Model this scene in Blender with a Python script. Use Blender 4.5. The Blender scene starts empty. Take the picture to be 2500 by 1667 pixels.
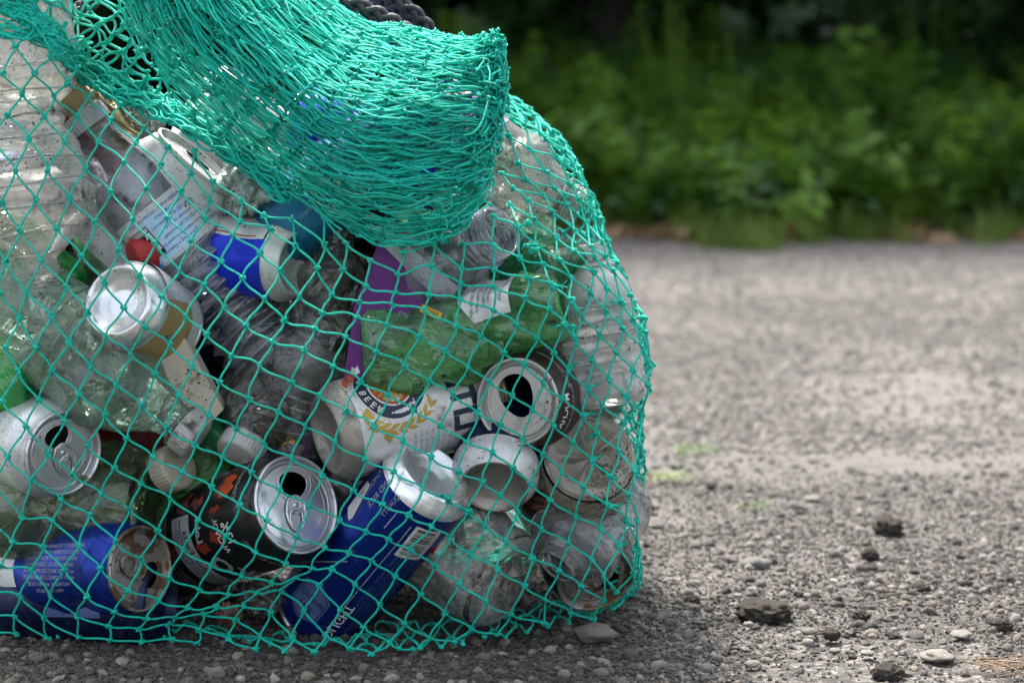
import bpy, bmesh, math, random
import numpy as np
from mathutils import Vector, Matrix, noise
from bpy import context as C
random.seed(7); rng = np.random.default_rng(7)
PI = math.pi
sc = C.scene
COL = sc.collection

# ------------------------------------------------------------------ camera, light, exposure
CAM_H = 0.354; F_PX = 4861.0; CX, CY = 1250.0, 833.5; HORIZON = 250.0
PITCH = math.atan((CY - HORIZON) / F_PX)
cam_d = bpy.data.cameras.new("camera"); cam = bpy.data.objects.new("camera", cam_d); COL.objects.link(cam)
cam.location = (0, 0, CAM_H); cam.rotation_euler = (PI / 2 - PITCH, 0, 0)
cam_d.sensor_width = 36; cam_d.lens = F_PX * 36 / 2500; cam_d.clip_end = 200; cam_d.clip_start = 0.05
cam_d.dof.use_dof = True; cam_d.dof.focus_distance = 1.29; cam_d.dof.aperture_fstop = 6.7
sc.camera = cam
SUN_DIR = Vector((-0.22, 0.44, 0.87)).normalized()
world = bpy.data.worlds.new("World"); sc.world = world; world.use_nodes = True
wn = world.node_tree.nodes; wl = world.node_tree.links
sky = wn.new("ShaderNodeTexSky"); sky.sky_type = 'NISHITA'; sky.sun_disc = False
sky.sun_elevation = math.asin(SUN_DIR.z); sky.sun_rotation = math.atan2(SUN_DIR.x, SUN_DIR.y)
sky.air_density = 1.0; sky.dust_density = 4.0; sky.ozone_density = 1.0
hs = wn.new("ShaderNodeHueSaturation"); hs.inputs["Saturation"].default_value = 0.4
wl.new(sky.outputs[0], hs.inputs["Color"]); wl.new(hs.outputs[0], wn["Background"].inputs[0]); wn["Background"].inputs[1].default_value = 0.12
sun_d = bpy.data.lights.new("sun", 'SUN'); sun_d.energy = 2.4; sun_d.angle = math.radians(13); sun_d.color = (1, 0.96, 0.9)
sun = bpy.data.objects.new("sun", sun_d); COL.objects.link(sun)
sun.rotation_euler = SUN_DIR.to_track_quat('Z', 'Y').to_euler()
sc.view_settings.view_transform = 'Standard'; sc.view_settings.look = 'None'
sc.view_settings.gamma = 1.0; sc.view_settings.use_curve_mapping = False
sc.view_settings.exposure = 2.0
cy = sc.cycles
cy.max_bounces = 8; cy.diffuse_bounces = 4; cy.glossy_bounces = 3; cy.transmission_bounces = 4; cy.transparent_max_bounces = 28
cy.use_denoising = True; cy.use_adaptive_sampling = True; cy.adaptive_threshold = 0.02; cy.sample_clamp_indirect = 6.0
cy.caustics_reflective = False; cy.caustics_refractive = False

FWD = Vector((0, math.cos(PITCH), -math.sin(PITCH))); UP = Vector((0, math.sin(PITCH), math.cos(PITCH)))
CAMP = Vector((0, 0, CAM_H))
def at(px, py, Y):
    d = FWD + Vector((1, 0, 0)) * ((px - CX) / F_PX) - UP * ((py - CY) / F_PX)
    return CAMP + d * (Y / d.y)
def ground_at(px, py):
    d = FWD + Vector((1, 0, 0)) * ((px - CX) / F_PX) - UP * ((py - CY) / F_PX)
    return CAMP + d * (-CAM_H / d.z)

# ------------------------------------------------------------------ object helpers
def tag(o, label=None, cat=None, group=None, kind=None):
    if label: o["label"] = label
    if cat: o["category"] = cat
    if group: o["group"] = group
    if kind: o["kind"] = kind
    return o
def new_obj(name, me, mats=None, parent=None, smooth=True):
    o = bpy.data.objects.new(name, me); COL.objects.link(o)
    if mats:
        for m in (mats if isinstance(mats, (list, tuple)) else [mats]): me.materials.append(m)
    if smooth and me and len(me.polygons): me.polygons.foreach_set("use_smooth", [True] * len(me.polygons))
    if parent: o.parent = parent
    return o
def mesh_np(name, verts, faces):
    me = bpy.data.meshes.new(name)
    verts = np.asarray(verts, dtype=np.float32); faces = np.asarray(faces, dtype=np.int32)
    n = faces.shape[1]
    me.vertices.add(len(verts)); me.vertices.foreach_set("co", verts.ravel())
    me.loops.add(faces.size); me.loops.foreach_set("vertex_index", faces.ravel())
    me.polygons.add(len(faces)); me.polygons.foreach_set("loop_start", np.arange(0, faces.size, n, dtype=np.int32))
    me.update(calc_edges=True); me.validate()
    return me
def mesh_py(name, verts, faces):
    me = bpy.data.meshes.new(name); me.from_pydata([tuple(v) for v in verts], [], faces); me.update(); return me
class Acc:
    """collects vertices and faces (mm, local) and makes one mesh object"""
    def __init__(s): s.v = []; s.f = []
    def add(s, v, f):
        b = len(s.v); s.v += [tuple(q) for q in v]; s.f += [tuple(i + b for i in q) for q in f]
    def build(s, name, mat, parent=None, smooth=True, k=0.001):
        return new_obj(name, mesh_py(name, [(x * k, y * k, z * k) for x, y, z in s.v], s.f), mat, parent, smooth)
def empty(name, M, label, cat, group=None):
    o = bpy.data.objects.new(name, None); COL.objects.link(o); o.empty_display_size = 0.02
    o.matrix_world = M; return tag(o, label, cat, group)

def tubes(P, r, sides=5, closed=False):
    """P: (n strands, k points, 3) -> verts, quad faces, uv"""
    P = np.asarray(P, float); n, k, _ = P.shape
    T = np.gradient(P, axis=1)
    if closed: T = np.roll(P, -1, 1) - np.roll(P, 1, 1)
    T /= np.linalg.norm(T, axis=2, keepdims=True) + 1e-12
    ref = np.zeros_like(T); ref[..., 1] = 1.0
    bad = np.abs(T[..., 1]) > 0.95
    ref[bad] = (0, 0, 1)
    N = np.cross(T, ref); N /= np.linalg.norm(N, axis=2, keepdims=True) + 1e-12
    B = np.cross(T, N)
    a = np.arange(sides) * 2 * PI / sides
    rr = np.broadcast_to(np.asarray(r, float), (n, k)) if np.ndim(r) else np.full((n, k), float(r))
    V = P[:, :, None, :] + rr[:, :, None, None] * (np.cos(a)[None, None, :, None] * N[:, :, None, :] + np.sin(a)[None, None, :, None] * B[:, :, None, :])
    V = V.reshape(-1, 3)
    kk = k if closed else k - 1
    i, j, s = np.meshgrid(np.arange(n), np.arange(kk), np.arange(sides), indexing='ij')
    j2 = (j + 1) % k; s2 = (s + 1) % sides
    idx = lambda i, j, s: (i * k + j) * sides + s
    F = np.stack([idx(i, j, s), idx(i, j, s2), idx(i, j2, s2), idx(i, j2, s)], -1).reshape(-1, 4)
    L = np.concatenate([np.zeros((n, 1)), np.cumsum(np.linalg.norm(np.diff(P, axis=1), axis=2), 1)], 1)
    j3 = j2.copy(); Lj = L[i, j]; Lj2 = L[i, j2]
    UV = np.stack([np.stack([Lj, s / sides], -1), np.stack([Lj, (s + 1) / sides], -1), np.stack([Lj2, (s + 1) / sides], -1), np.stack([Lj2, s / sides], -1)], -2).reshape(-1, 2)
    return V, F, UV
def tube_mesh(name, parts):
    V, F, U = [], [], []; b = 0
    for v, f, u in parts:
        V.append(v); F.append(f + b); U.append(u); b += len(v)
    me = mesh_np(name, np.concatenate(V), np.concatenate(F))
    uv = me.uv_layers.new(name="UVMap"); U = np.concatenate(U).astype(np.float32)
    if len(U) == len(me.loops): uv.data.foreach_set("uv", U.ravel())
    return me

# ------------------------------------------------------------------ materials
def nodes_of(name):
    m = bpy.data.materials.new(name); m.use_nodes = True; nt = m.node_tree
    return m, nt, nt.nodes, nt.links, nt.nodes["Principled BSDF"]
def ramp(nt, fac, stops):
    r = nt.nodes.new("ShaderNodeValToRGB"); cr = r.color_ramp
    while len(cr.elements) < len(stops): cr.elements.new(0.5)
    for e, (p, c) in zip(cr.elements, stops):
        e.position = p; e.color = (*c, 1) if len(c) == 3 else c
    nt.links.new(fac, r.inputs[0]); return r.outputs[0]
def tex(nt, kind, scale, detail=4, coord='Object', **kw):
    tc = nt.nodes.new("ShaderNodeTexCoord"); t = nt.nodes.new("ShaderNodeTex" + kind)
    nt.links.new(tc.outputs[coord], t.inputs["Vector"]); t.inputs["Scale"].default_value = scale
    if kind == 'Noise': t.inputs["Detail"].default_value = detail
    for k, v in kw.items(): t.inputs[k].default_value = v
    return t
def mixc(nt, fac, a, b):
    m = nt.nodes.new("ShaderNodeMix"); m.data_type = 'RGBA'
    for s, v in ((0, fac), (6, a), (7, b)):
        if hasattr(v, 'is_output'): nt.links.new(v, m.inputs[s])
        elif s == 0: m.inputs[0].default_value = v
        else: m.inputs[s].default_value = (*v, 1)
    return m.outputs[2]
def bump(nt, h, strength, dist):
    b = nt.nodes.new("ShaderNodeBump"); b.inputs["Strength"].default_value = strength; b.inputs["Distance"].default_value = dist
    nt.links.new(h, b.inputs["Height"]); return b.outputs[0]
def speck_mask(nt, amount):
    """dark dirt: fine specks and a few smeared patches; amount 0..1"""
    n1 = tex(nt, 'Noise', 520, 3); n2 = tex(nt, 'Noise', 38, 6); n3 = tex(nt, 'Noise', 150, 5)
    a0 = ramp(nt, n1.outputs[0], [(0.66 - 0.06 * amount, (0, 0, 0)), (0.70 - 0.06 * amount, (1, 1, 1))])
    n0 = tex(nt, 'Noise', 22, 3); a1 = ramp(nt, n0.outputs[0], [(0.44, (0, 0, 0)), (0.56, (1, 1, 1))])
    am = nt.nodes.new("ShaderNodeMath"); am.operation = 'MULTIPLY'; nt.links.new(a0, am.inputs[0]); nt.links.new(a1, am.inputs[1]); a = am.outputs[0]
    b = ramp(nt, n2.outputs[0], [(0.61 - 0.08 * amount, (0, 0, 0)), (0.74, (1, 1, 1))])
    c = ramp(nt, n3.outputs[0], [(0.45, (0, 0, 0)), (0.62, (1, 1, 1))])
    m = nt.nodes.new("ShaderNodeMath"); m.operation = 'MULTIPLY'; nt.links.new(b, m.inputs[0]); nt.links.new(c, m.inputs[1])
    x = nt.nodes.new("ShaderNodeMath"); x.operation = 'MAXIMUM'; nt.links.new(a, x.inputs[0]); nt.links.new(m.outputs[0], x.inputs[1])
    return x.outputs[0]
def mat_paint(name, col, rough=0.35, metal=0.0, dirt=0.5, vary=0.15, col2=None, scale2=30, bumps=0.15):
    m, nt, N, L, p = nodes_of(name)
    v = tex(nt, 'Noise', 25, 5)
    base = mixc(nt, ramp(nt, v.outputs[0], [(0.35, (0, 0, 0)), (0.7, (1, 1, 1))]), col, tuple(c * (1 - vary) for c in col))
    if col2:
        w = tex(nt, 'Noise', scale2, 3)
        base = mixc(nt, ramp(nt, w.outputs[0], [(0.50, (0, 0, 0)), (0.53, (1, 1, 1))]), base, col2)
    dm = speck_mask(nt, dirt)
    L.new(mixc(nt, dm, base, (0.035, 0.028, 0.02)), p.inputs["Base Color"])
    rr = ramp(nt, v.outputs[0], [(0.3, (rough * 0.8,) * 3), (0.75, (min(1, rough * 1.5),) * 3)])
    mr = nt.nodes.new("ShaderNodeMath"); mr.operation = 'MAXIMUM'
    q = nt.nodes.new("ShaderNodeMath"); q.operation = 'MULTIPLY'; L.new(dm, q.inputs[0]); q.inputs[1].default_value = 0.97
    L.new(rr, mr.inputs[0]); L.new(q.outputs[0], mr.inputs[1]); L.new(mr.outputs[0], p.inputs["Roughness"])
    mm = nt.nodes.new("ShaderNodeMath"); mm.operation = 'SUBTRACT'; mm.use_clamp = True; mm.inputs[0].default_value = metal; L.new(dm, mm.inputs[1])
    L.new(mm.outputs[0], p.inputs["Metallic"])
    L.new(bump(nt, tex(nt, 'Noise', 90, 4).outputs[0], bumps, 0.001), p.inputs["Normal"])
    return m
def mat_clear(name, tint=(0.96, 0.97, 0.96), cloud=0.25, cloudcol=(0.62, 0.62, 0.6), dirt=0.35, rough=0.08, wrinkle=0.35, wscale=60, edge=0.55, refl=0.27):
    """thin PET wall: see-through, glossy, partly clouded and dirty"""
    m, nt, N, L, p = nodes_of(name); N.remove(p); out = N["Material Output"]
    tr = N.new("ShaderNodeBsdfTransparent"); tr.inputs[0].default_value = (*tint, 1)
    df = N.new("ShaderNodeBsdfDiffuse"); df.inputs[0].default_value = (*cloudcol, 1)
    tl = N.new("ShaderNodeBsdfTranslucent"); tl.inputs[0].default_value = (*cloudcol, 1)
    m1 = N.new("ShaderNodeMixShader"); m1.inputs[0].default_value = 0.45; L.new(df.outputs[0], m1.inputs[1]); L.new(tl.outputs[0], m1.inputs[2])
    n = tex(nt, 'Noise', 28, 6); lo = max(0.0, cloud - 0.2)
    cf = ramp(nt, n.outputs[0], [(0.35, (lo,) * 3), (0.68, (min(1, cloud + 0.25),) * 3)])
    bp0 = bump(nt, tex(nt, 'Noise', wscale, 4, Distortion=1.2).outputs[0], wrinkle, 0.012)
    vo = tex(nt, 'Voronoi', wscale * 0.8); bq = N.new("ShaderNodeBump"); bq.inputs["Strength"].default_value = wrinkle; bq.inputs["Distance"].default_value = 0.014
    L.new(vo.outputs["Distance"], bq.inputs["Height"]); L.new(bp0, bq.inputs["Normal"]); bp = bq.outputs[0]
    lw = N.new("ShaderNodeLayerWeight"); lw.inputs[0].default_value = 0.32; L.new(bp, lw.inputs["Normal"])
    ed = ramp(nt, lw.outputs["Facing"], [(0.22, (0, 0, 0)), (1.0, (edge,) * 3)])
    ad = N.new("ShaderNodeMath"); ad.operation = 'ADD'; ad.use_clamp = True; L.new(cf, ad.inputs[0]); L.new(ed, ad.inputs[1])
    m2 = N.new("ShaderNodeMixShader"); L.new(ad.outputs[0], m2.inputs[0]); L.new(tr.outputs[0], m2.inputs[1]); L.new(m1.outputs[0], m2.inputs[2])
    gl = N.new("ShaderNodeBsdfGlossy"); gl.inputs["Roughness"].default_value = rough; L.new(bp, gl.inputs["Normal"])
    gl.inputs[0].default_value = (0.95, 0.95, 0.95, 1)
    fr = ramp(nt, lw.outputs["Fresnel"], [(0.0, (0.045,) * 3), (0.45, (refl,) * 3), (1.0, (0.9,) * 3)])
    m3 = N.new("ShaderNodeMixShader"); L.new(fr, m3.inputs[0]); L.new(m2.outputs[0], m3.inputs[1]); L.new(gl.outputs[0], m3.inputs[2])
    dd = N.new("ShaderNodeBsdfDiffuse"); dd.inputs[0].default_value = (0.05, 0.04, 0.03, 1)
    m4 = N.new("ShaderNodeMixShader"); L.new(speck_mask(nt, dirt), m4.inputs[0]); L.new(m3.outputs[0], m4.inputs[1]); L.new(dd.outputs[0], m4.inputs[2])
    L.new(m4.outputs[0], out.inputs[0])
    return m
M = {}
def mat_net():
    m, nt, N, L, p = nodes_of("net_twine")
    uv = N.new("ShaderNodeUVMap"); sp = N.new("ShaderNodeSeparateXYZ"); L.new(uv.outputs[0], sp.inputs[0])
    a = N.new("ShaderNodeMath"); a.operation = 'MULTIPLY'; a.inputs[1].default_value = 480.0; L.new(sp.outputs[0], a.inputs[0])
    b = N.new("ShaderNodeMath"); b.operation = 'ADD'; L.new(a.outputs[0], b.inputs[0]); L.new(sp.outputs[1], b.inputs[1])
    c = N.new("ShaderNodeMath"); c.operation = 'MULTIPLY'; c.inputs[1].default_value = 4 * PI; L.new(b.outputs[0], c.inputs[0])
    s = N.new("ShaderNodeMath"); s.operation = 'SINE'; L.new(c.outputs[0], s.inputs[0])
    n = tex(nt, 'Noise', 9, 4); n2 = tex(nt, 'Noise', 300, 2)
    base = mixc(nt, ramp(nt, n.outputs[0], [(0.35, (0, 0, 0)), (0.7, (1, 1, 1))]), (0.004, 0.70, 0.54), (0.014, 0.90, 0.72))
    base = mixc(nt, ramp(nt, n2.outputs[0], [(0.58, (0, 0, 0)), (0.74, (1, 1, 1))]), base, (0.02, 0.30, 0.22))
    L.new(base, p.inputs["Base Color"]); p.inputs["Roughness"].default_value = 0.42
    p.inputs["Specular IOR Level"].default_value = 0.6
    p.inputs["Subsurface Weight"].default_value = 0.0
    L.new(bump(nt, s.outputs[0], 0.8, 0.0004), p.inputs["Normal"])
    tl = N.new("ShaderNodeBsdfTranslucent"); tl.inputs[0].default_value = (0.01, 0.88, 0.71, 1)
    mx = N.new("ShaderNodeMixShader"); mx.inputs[0].default_value = 0.3
    L.new(p.outputs[0], mx.inputs[1]); L.new(tl.outputs[0], mx.inputs[2]); L.new(mx.outputs[0], N["Material Output"].inputs[0])
    return m
M['net'] = mat_net()
M['clear'] = mat_clear("clear_plastic", (0.92, 0.93, 0.93), 0.16, wrinkle=0.7)
M['clear_clean'] = mat_clear("clean_clear_plastic", (0.90, 0.91, 0.98), 0.15, (0.74, 0.74, 0.84), 0.15, 0.04, 0.3, 40, edge=1.0, refl=0.45)
M['cloudy'] = mat_clear("cloudy_plastic", (0.97, 0.97, 0.95), 0.46, (0.70, 0.69, 0.65), 0.85, 0.1, 0.5, 40)
M['milky'] = mat_clear("milky_plastic", (0.96, 0.96, 0.95), 0.5, (0.78, 0.77, 0.74), 0.3, 0.2, 0.5, 45)
M['dirty'] = mat_clear("dirty_clear_plastic", (0.95, 0.94, 0.90), 0.38, (0.62, 0.60, 0.55), 1.0, 0.15, 0.8, 45)
M['dusky'] = mat_clear("dusky_clear_plastic", (0.82, 0.80, 0.77), 0.12, (0.30, 0.27, 0.25), 0.7, 0.06, 1.0, 30)
M['pale_green'] = mat_clear("pale_green_plastic", (0.80, 0.96, 0.84), 0.22, (0.50, 0.66, 0.54), 0.4, 0.1, 0.6, 45)
M['olive'] = mat_clear("olive_green_plastic", (0.62, 0.76, 0.52), 0.3, (0.20, 0.26, 0.15), 0.9, 0.12, 0.5, 35)
M['green'] = mat_clear("green_plastic", (0.58, 0.97, 0.58), 0.26, (0.24, 0.78, 0.28), 0.6, 0.05, 0.4, 24)
M['bright_green'] = mat_clear("bright_green_plastic", (0.1, 0.8, 0.25), 0.5, (0.04, 0.50, 0.12), 0.5, 0.08, 0.4, 30)
M['silver'] = mat_paint("bare_aluminium", (0.62, 0.63, 0.65), 0.28, 0.9, 0.3, 0.1)
M['dull_silver'] = mat_paint("dull_dirty_aluminium", (0.42, 0.40, 0.36), 0.42, 0.75, 1.0, 0.3)
M['rusty'] = mat_paint("stained_aluminium", (0.40, 0.37, 0.33), 0.45, 0.7, 1.0, 0.4, (0.17, 0.11, 0.06), 60)
M['lid_white'] = mat_paint("whitish_lid_metal", (0.60, 0.60, 0.58), 0.36, 0.45, 0.4, 0.12)
M['white'] = mat_paint("white_can_paint", (0.66, 0.66, 0.66), 0.3, 0.25, 0.6, 0.12)
M['silver_white'] = mat_paint("silver_white_paint", (0.60, 0.60, 0.63), 0.32, 0.55, 0.35, 0.1)
M['black_can'] = mat_paint("black_can_paint", (0.012, 0.012, 0.014), 0.3, 0.3, 0.4, 0.2)
M['blue'] = mat_paint("deep_blue_can_paint", (0.006, 0.035, 0.30), 0.25, 0.6, 0.25, 0.25)
M['royal'] = mat_paint("royal_blue_can_paint", (0.004, 0.03, 0.62), 0.25, 0.35, 0.2, 0.1)
M['navy'] = mat_paint("navy_can_paint", (0.005, 0.012, 0.06), 0.28, 0.4, 0.5, 0.2)
M['teal'] = mat_paint("teal_blue_paint", (0.008, 0.16, 0.33), 0.35, 0.4, 0.6, 0.2)
M['mocha'] = mat_paint("dark_brown_can_paint", (0.045, 0.027, 0.022), 0.3, 0.3, 0.4, 0.2)
M['gold'] = mat_paint("gold_beige_metal", (0.50, 0.40, 0.22), 0.32, 0.7, 0.5, 0.2)
M['crimson'] = mat_paint("dark_red_paint", (0.22, 0.012, 0.02), 0.35, 0.2, 0.5, 0.2)
M['tan'] = mat_paint("tan_print", (0.42, 0.29, 0.12), 0.45, 0.2, 0.4, 0.2)
M['cream'] = mat_paint("cream_board", (0.55, 0.50, 0.40), 0.6, 0.0, 0.8, 0.2)
M['foil'] = mat_paint("crumpled_foil", (0.42, 0.48, 0.45), 0.3, 0.55, 1.0, 0.4, None, 30, 0.6)
M['p_white'] = mat_paint("white_print", (0.72, 0.72, 0.70), 0.4, 0, 0.5)
M['p_grey'] = mat_paint("grey_print", (0.42, 0.43, 0.45), 0.4, 0.2, 0.4)
M['p_dim'] = mat_paint("dim_white_print", (0.36, 0.38, 0.45), 0.4, 0.1, 0.5)
M['p_black'] = mat_paint("black_print", (0.01, 0.01, 0.01), 0.4, 0, 0.1)
M['p_navy'] = mat_paint("navy_print", (0.012, 0.025, 0.06), 0.4, 0.1, 0.5)
M['p_red'] = mat_paint("red_print", (0.42, 0.02, 0.02), 0.4, 0.1, 0.5)
M['p_orange'] = mat_paint("orange_red_print", (0.62, 0.09, 0.03), 0.4, 0.1, 0.5, 0.5)
M['p_flame'] = mat_paint("dark_flame_print", (0.30, 0.035, 0.02), 0.4, 0.2, 0.4, 0.4, (0.10, 0.05, 0.045), 50)
M['p_gold'] = mat_paint("gold_print", (0.50, 0.33, 0.05), 0.35, 0.3, 0.4)
M['p_blue'] = mat_paint("label_blue_print", (0.03, 0.08, 0.5), 0.45, 0, 0.1)
M['p_sky'] = mat_paint("sky_blue_print", (0.14, 0.42, 0.78), 0.4, 0, 0.2, 0.3, (0.45, 0.66, 0.84), 22)
M['p_azure'] = mat_paint("azure_print", (0.03, 0.34, 0.66), 0.4, 0, 0.2, 0.3, (0.08, 0.5, 0.75), 45)
M['p_steel'] = mat_paint("steel_blue_print", (0.10, 0.15, 0.34), 0.4, 0.2, 0.3)
M['p_violet'] = mat_paint("violet_label_print", (0.12, 0.08, 0.50), 0.45, 0, 0.5, 0.2, (0.45, 0.45, 0.65), 60)
M['paper'] = mat_paint("wet_paper_label", (0.66, 0.67, 0.66), 0.5, 0, 0.5)
M['purple'] = mat_paint("purple_card", (0.125, 0.010, 0.18), 0.5, 0, 0.5, 0.15)
M['yellow'] = mat_paint("yellow_print", (0.72, 0.45, 0.02), 0.45, 0, 0.3)
M['white_card'] = mat_paint("white_board", (0.55, 0.56, 0.55), 0.55, 0, 0.7)
M['cap_white'] = mat_paint("white_plastic_cap", (0.46, 0.46, 0.43), 0.4, 0, 0.9)
M['cap_green'] = mat_paint("dark_green_cap", (0.008, 0.13, 0.045), 0.35, 0, 0.4)
M['brown_scrap'] = mat_paint("brown_stained_plastic", (0.13, 0.06, 0.04), 0.35, 0, 1.0, 0.4)
M['rope'] = mat_paint("black_rope", (0.028, 0.03, 0.036), 0.55, 0, 0.2, 0.3, None, 30, 0.5)
M['interior'] = mat_paint("dark_can_inside", (0.05, 0.05, 0.045), 0.5, 0.4, 1.0)
M['ringed'] = mat_clear('scuffed_clear_plastic', (.93, .93, .92), .3, (.6, .6, .58), .6, .08, .7, 30, edge=.8)
def mat_drop():
    m, nt, N, L, p = nodes_of("water_drop"); N.remove(p)
    g = N.new("ShaderNodeBsdfGlossy"); g.inputs["Roughness"].default_value = 0.03
    t = N.new("ShaderNodeBsdfTransparent"); f = N.new("ShaderNodeLayerWeight"); f.inputs[0].default_value = 0.45
    x = N.new("ShaderNodeMixShader"); L.new(f.outputs["Facing"], x.inputs[0]); L.new(t.outputs[0], x.inputs[1]); L.new(g.outputs[0], x.inputs[2])
    L.new(x.outputs[0], N["Material Output"].inputs[0]); return m
M['drop'] = mat_drop()

# ------------------------------------------------------------------ ground
def mat_ground():
    m, nt, N, L, p = nodes_of("gravelly_soil")
    v1 = tex(nt, 'Voronoi', 260, Randomness=1.0); v2 = tex(nt, 'Voronoi', 110); n1 = tex(nt, 'Noise', 3.2, 6); n2 = tex(nt, 'Noise', 900, 3)
    sp = N.new("ShaderNodeSeparateColor"); L.new(v1.outputs["Color"], sp.inputs[0])
    sp2 = N.new("ShaderNodeSeparateColor"); L.new(v2.outputs["Color"], sp2.inputs[0])
    a = ramp(nt, sp.outputs[0], [(0.0, (0.018, 0.016, 0.014)), (0.4, (0.048, 0.043, 0.038)), (0.75, (0.10, 0.09, 0.08)), (1.0, (0.30, 0.27, 0.23))])
    b = ramp(nt, sp2.outputs[0], [(0.0, (0.03, 0.028, 0.025)), (0.5, (0.09, 0.083, 0.076)), (1.0, (0.24, 0.22, 0.20))])
    c = mixc(nt, 0.4, a, b)
    c = mixc(nt, ramp(nt, n1.outputs[0], [(0.42, (0, 0, 0)), (0.62, (0.75,) * 3)]), c, (0.055, 0.049, 0.043))
    # near strip: dark soil plus the bag's shade put into the colour; paler beyond
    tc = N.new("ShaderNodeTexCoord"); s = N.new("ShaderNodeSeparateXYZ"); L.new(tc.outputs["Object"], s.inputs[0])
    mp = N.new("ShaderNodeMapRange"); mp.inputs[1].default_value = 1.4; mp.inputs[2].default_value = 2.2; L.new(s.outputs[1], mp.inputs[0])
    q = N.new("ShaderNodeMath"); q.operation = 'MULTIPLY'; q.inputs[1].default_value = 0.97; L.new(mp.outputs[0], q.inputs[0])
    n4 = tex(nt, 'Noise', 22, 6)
    far_soil = ramp(nt, n4.outputs[0], [(0.3, (0.118, 0.108, 0.099)), (0.7, (0.155, 0.142, 0.131))])
    c = mixc(nt, q.outputs[0], c, far_soil)
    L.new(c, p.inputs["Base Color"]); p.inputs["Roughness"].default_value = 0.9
    bb = bump(nt, n2.outputs[0], 0.6, 0.002)
    b2 = N.new("ShaderNodeBump"); b2.inputs["Strength"].default_value = 0.8; b2.inputs["Distance"].default_value = 0.003; L.new(v1.outputs["Distance"], b2.inputs["Height"]); L.new(bb, b2.inputs["Normal"])
    L.new(b2.outputs[0], p.inputs["Normal"]); return m
def ground_h(x, y):
    h = 0.004 * noise.noise(Vector((x * 5, y * 5, 0))) + 0.0022 * noise.noise(Vector((x * 30, y * 30, 3)))
    if y < 2.6: h += 0.0016 * noise.noise(Vector((x * 95, y * 95, 8)))
    if y > 4.8: h += 0.05 * min(1, (y - 4.8)) * (0.5 + noise.noise(Vector((x * 1.2, y * 1.2, 5))))
    return h - 0.002
ys = np.concatenate([np.linspace(-3, 0.9, 8), np.arange(0.93, 2.4, 0.006), np.linspace(2.42, 6, 90), np.linspace(6.3, 60, 40)])
xs = np.concatenate([np.linspace(-40, -1.0, 24), np.arange(-0.98, 0.98, 0.0075), np.linspace(1.0, 40, 24)])
gv = [(x, y, ground_h(x, y) + (0.0 if y < 7 else 0)) for y in ys for x in xs]
nx = len(xs)
gi, gj = np.meshgrid(np.arange(len(ys) - 1), np.arange(nx - 1), indexing='ij')
gf = np.stack([gi * nx + gj, gi * nx + gj + 1, (gi + 1) * nx + gj + 1, (gi + 1) * nx + gj], -1).reshape(-1, 4)
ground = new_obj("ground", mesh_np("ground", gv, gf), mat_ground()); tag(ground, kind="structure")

def rock_mesh(name, seed, sub=2, flat=0.65, amp=0.25, freq=1.6):
    bm = bmesh.new(); bmesh.ops.create_icosphere(bm, subdivisions=sub, radius=1.0)
    for v in bm.verts:
        d = 1 + amp * noise.noise(v.co * freq + Vector((seed * 7.3, 0, 0))) + amp * 0.5 * noise.noise(v.co * freq * 2.6 + Vector((0, seed * 3.1, 0)))
        v.co *= d; v.co.z *= flat; v.co.x *= 1.25
    me = bpy.data.meshes.new(name); bm.to_mesh(me); bm.free()
    me.polygons.foreach_set("use_smooth", [sub > 1] * len(me.polygons)); return me
def mat_pebble(name="pebble_stone", far=False, shade_tint=False):
    m, nt, N, L, p = nodes_of(name)
    oi = N.new("ShaderNodeObjectInfo")
    c = ramp(nt, oi.outputs["Random"], [(0.0, (0.030, 0.029, 0.028)), (0.16, (0.075, 0.072, 0.07)), (0.34, (0.15, 0.14, 0.13)), (0.52, (0.31, 0.255, 0.20)),
             (0.66, (0.12, 0.118, 0.12)), (0.76, (0.42, 0.35, 0.26)), (0.87, (0.50, 0.47, 0.43)), (0.95, (0.14, 0.12, 0.10)), (1.0, (0.62, 0.60, 0.56))])
    n = tex(nt, 'Noise', 2.5, 5)
    if shade_tint: c = mixc(nt, 0.55, c, (0.035, 0.031, 0.027))  # crumbs pulled to a dark soil tone that also carries painted shade
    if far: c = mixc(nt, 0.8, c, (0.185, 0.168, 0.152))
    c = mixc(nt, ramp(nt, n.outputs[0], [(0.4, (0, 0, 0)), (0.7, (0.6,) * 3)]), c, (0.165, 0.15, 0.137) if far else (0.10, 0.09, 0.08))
    sc9 = N.new('ShaderNodeHueSaturation'); sc9.inputs['Value'].default_value = 0.85 if far else 0.54; L.new(c, sc9.inputs['Color']); L.new(sc9.outputs[0], p.inputs["Base Color"]); p.inputs["Roughness"].default_value = 0.75  # near stones darkened further, the bag's shade put into their colour
    L.new(bump(nt, tex(nt, 'Noise', 9, 4).outputs[0], 0.4, 0.15), p.inputs["Normal"]); return m
M['pebble'] = mat_pebble()

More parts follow.
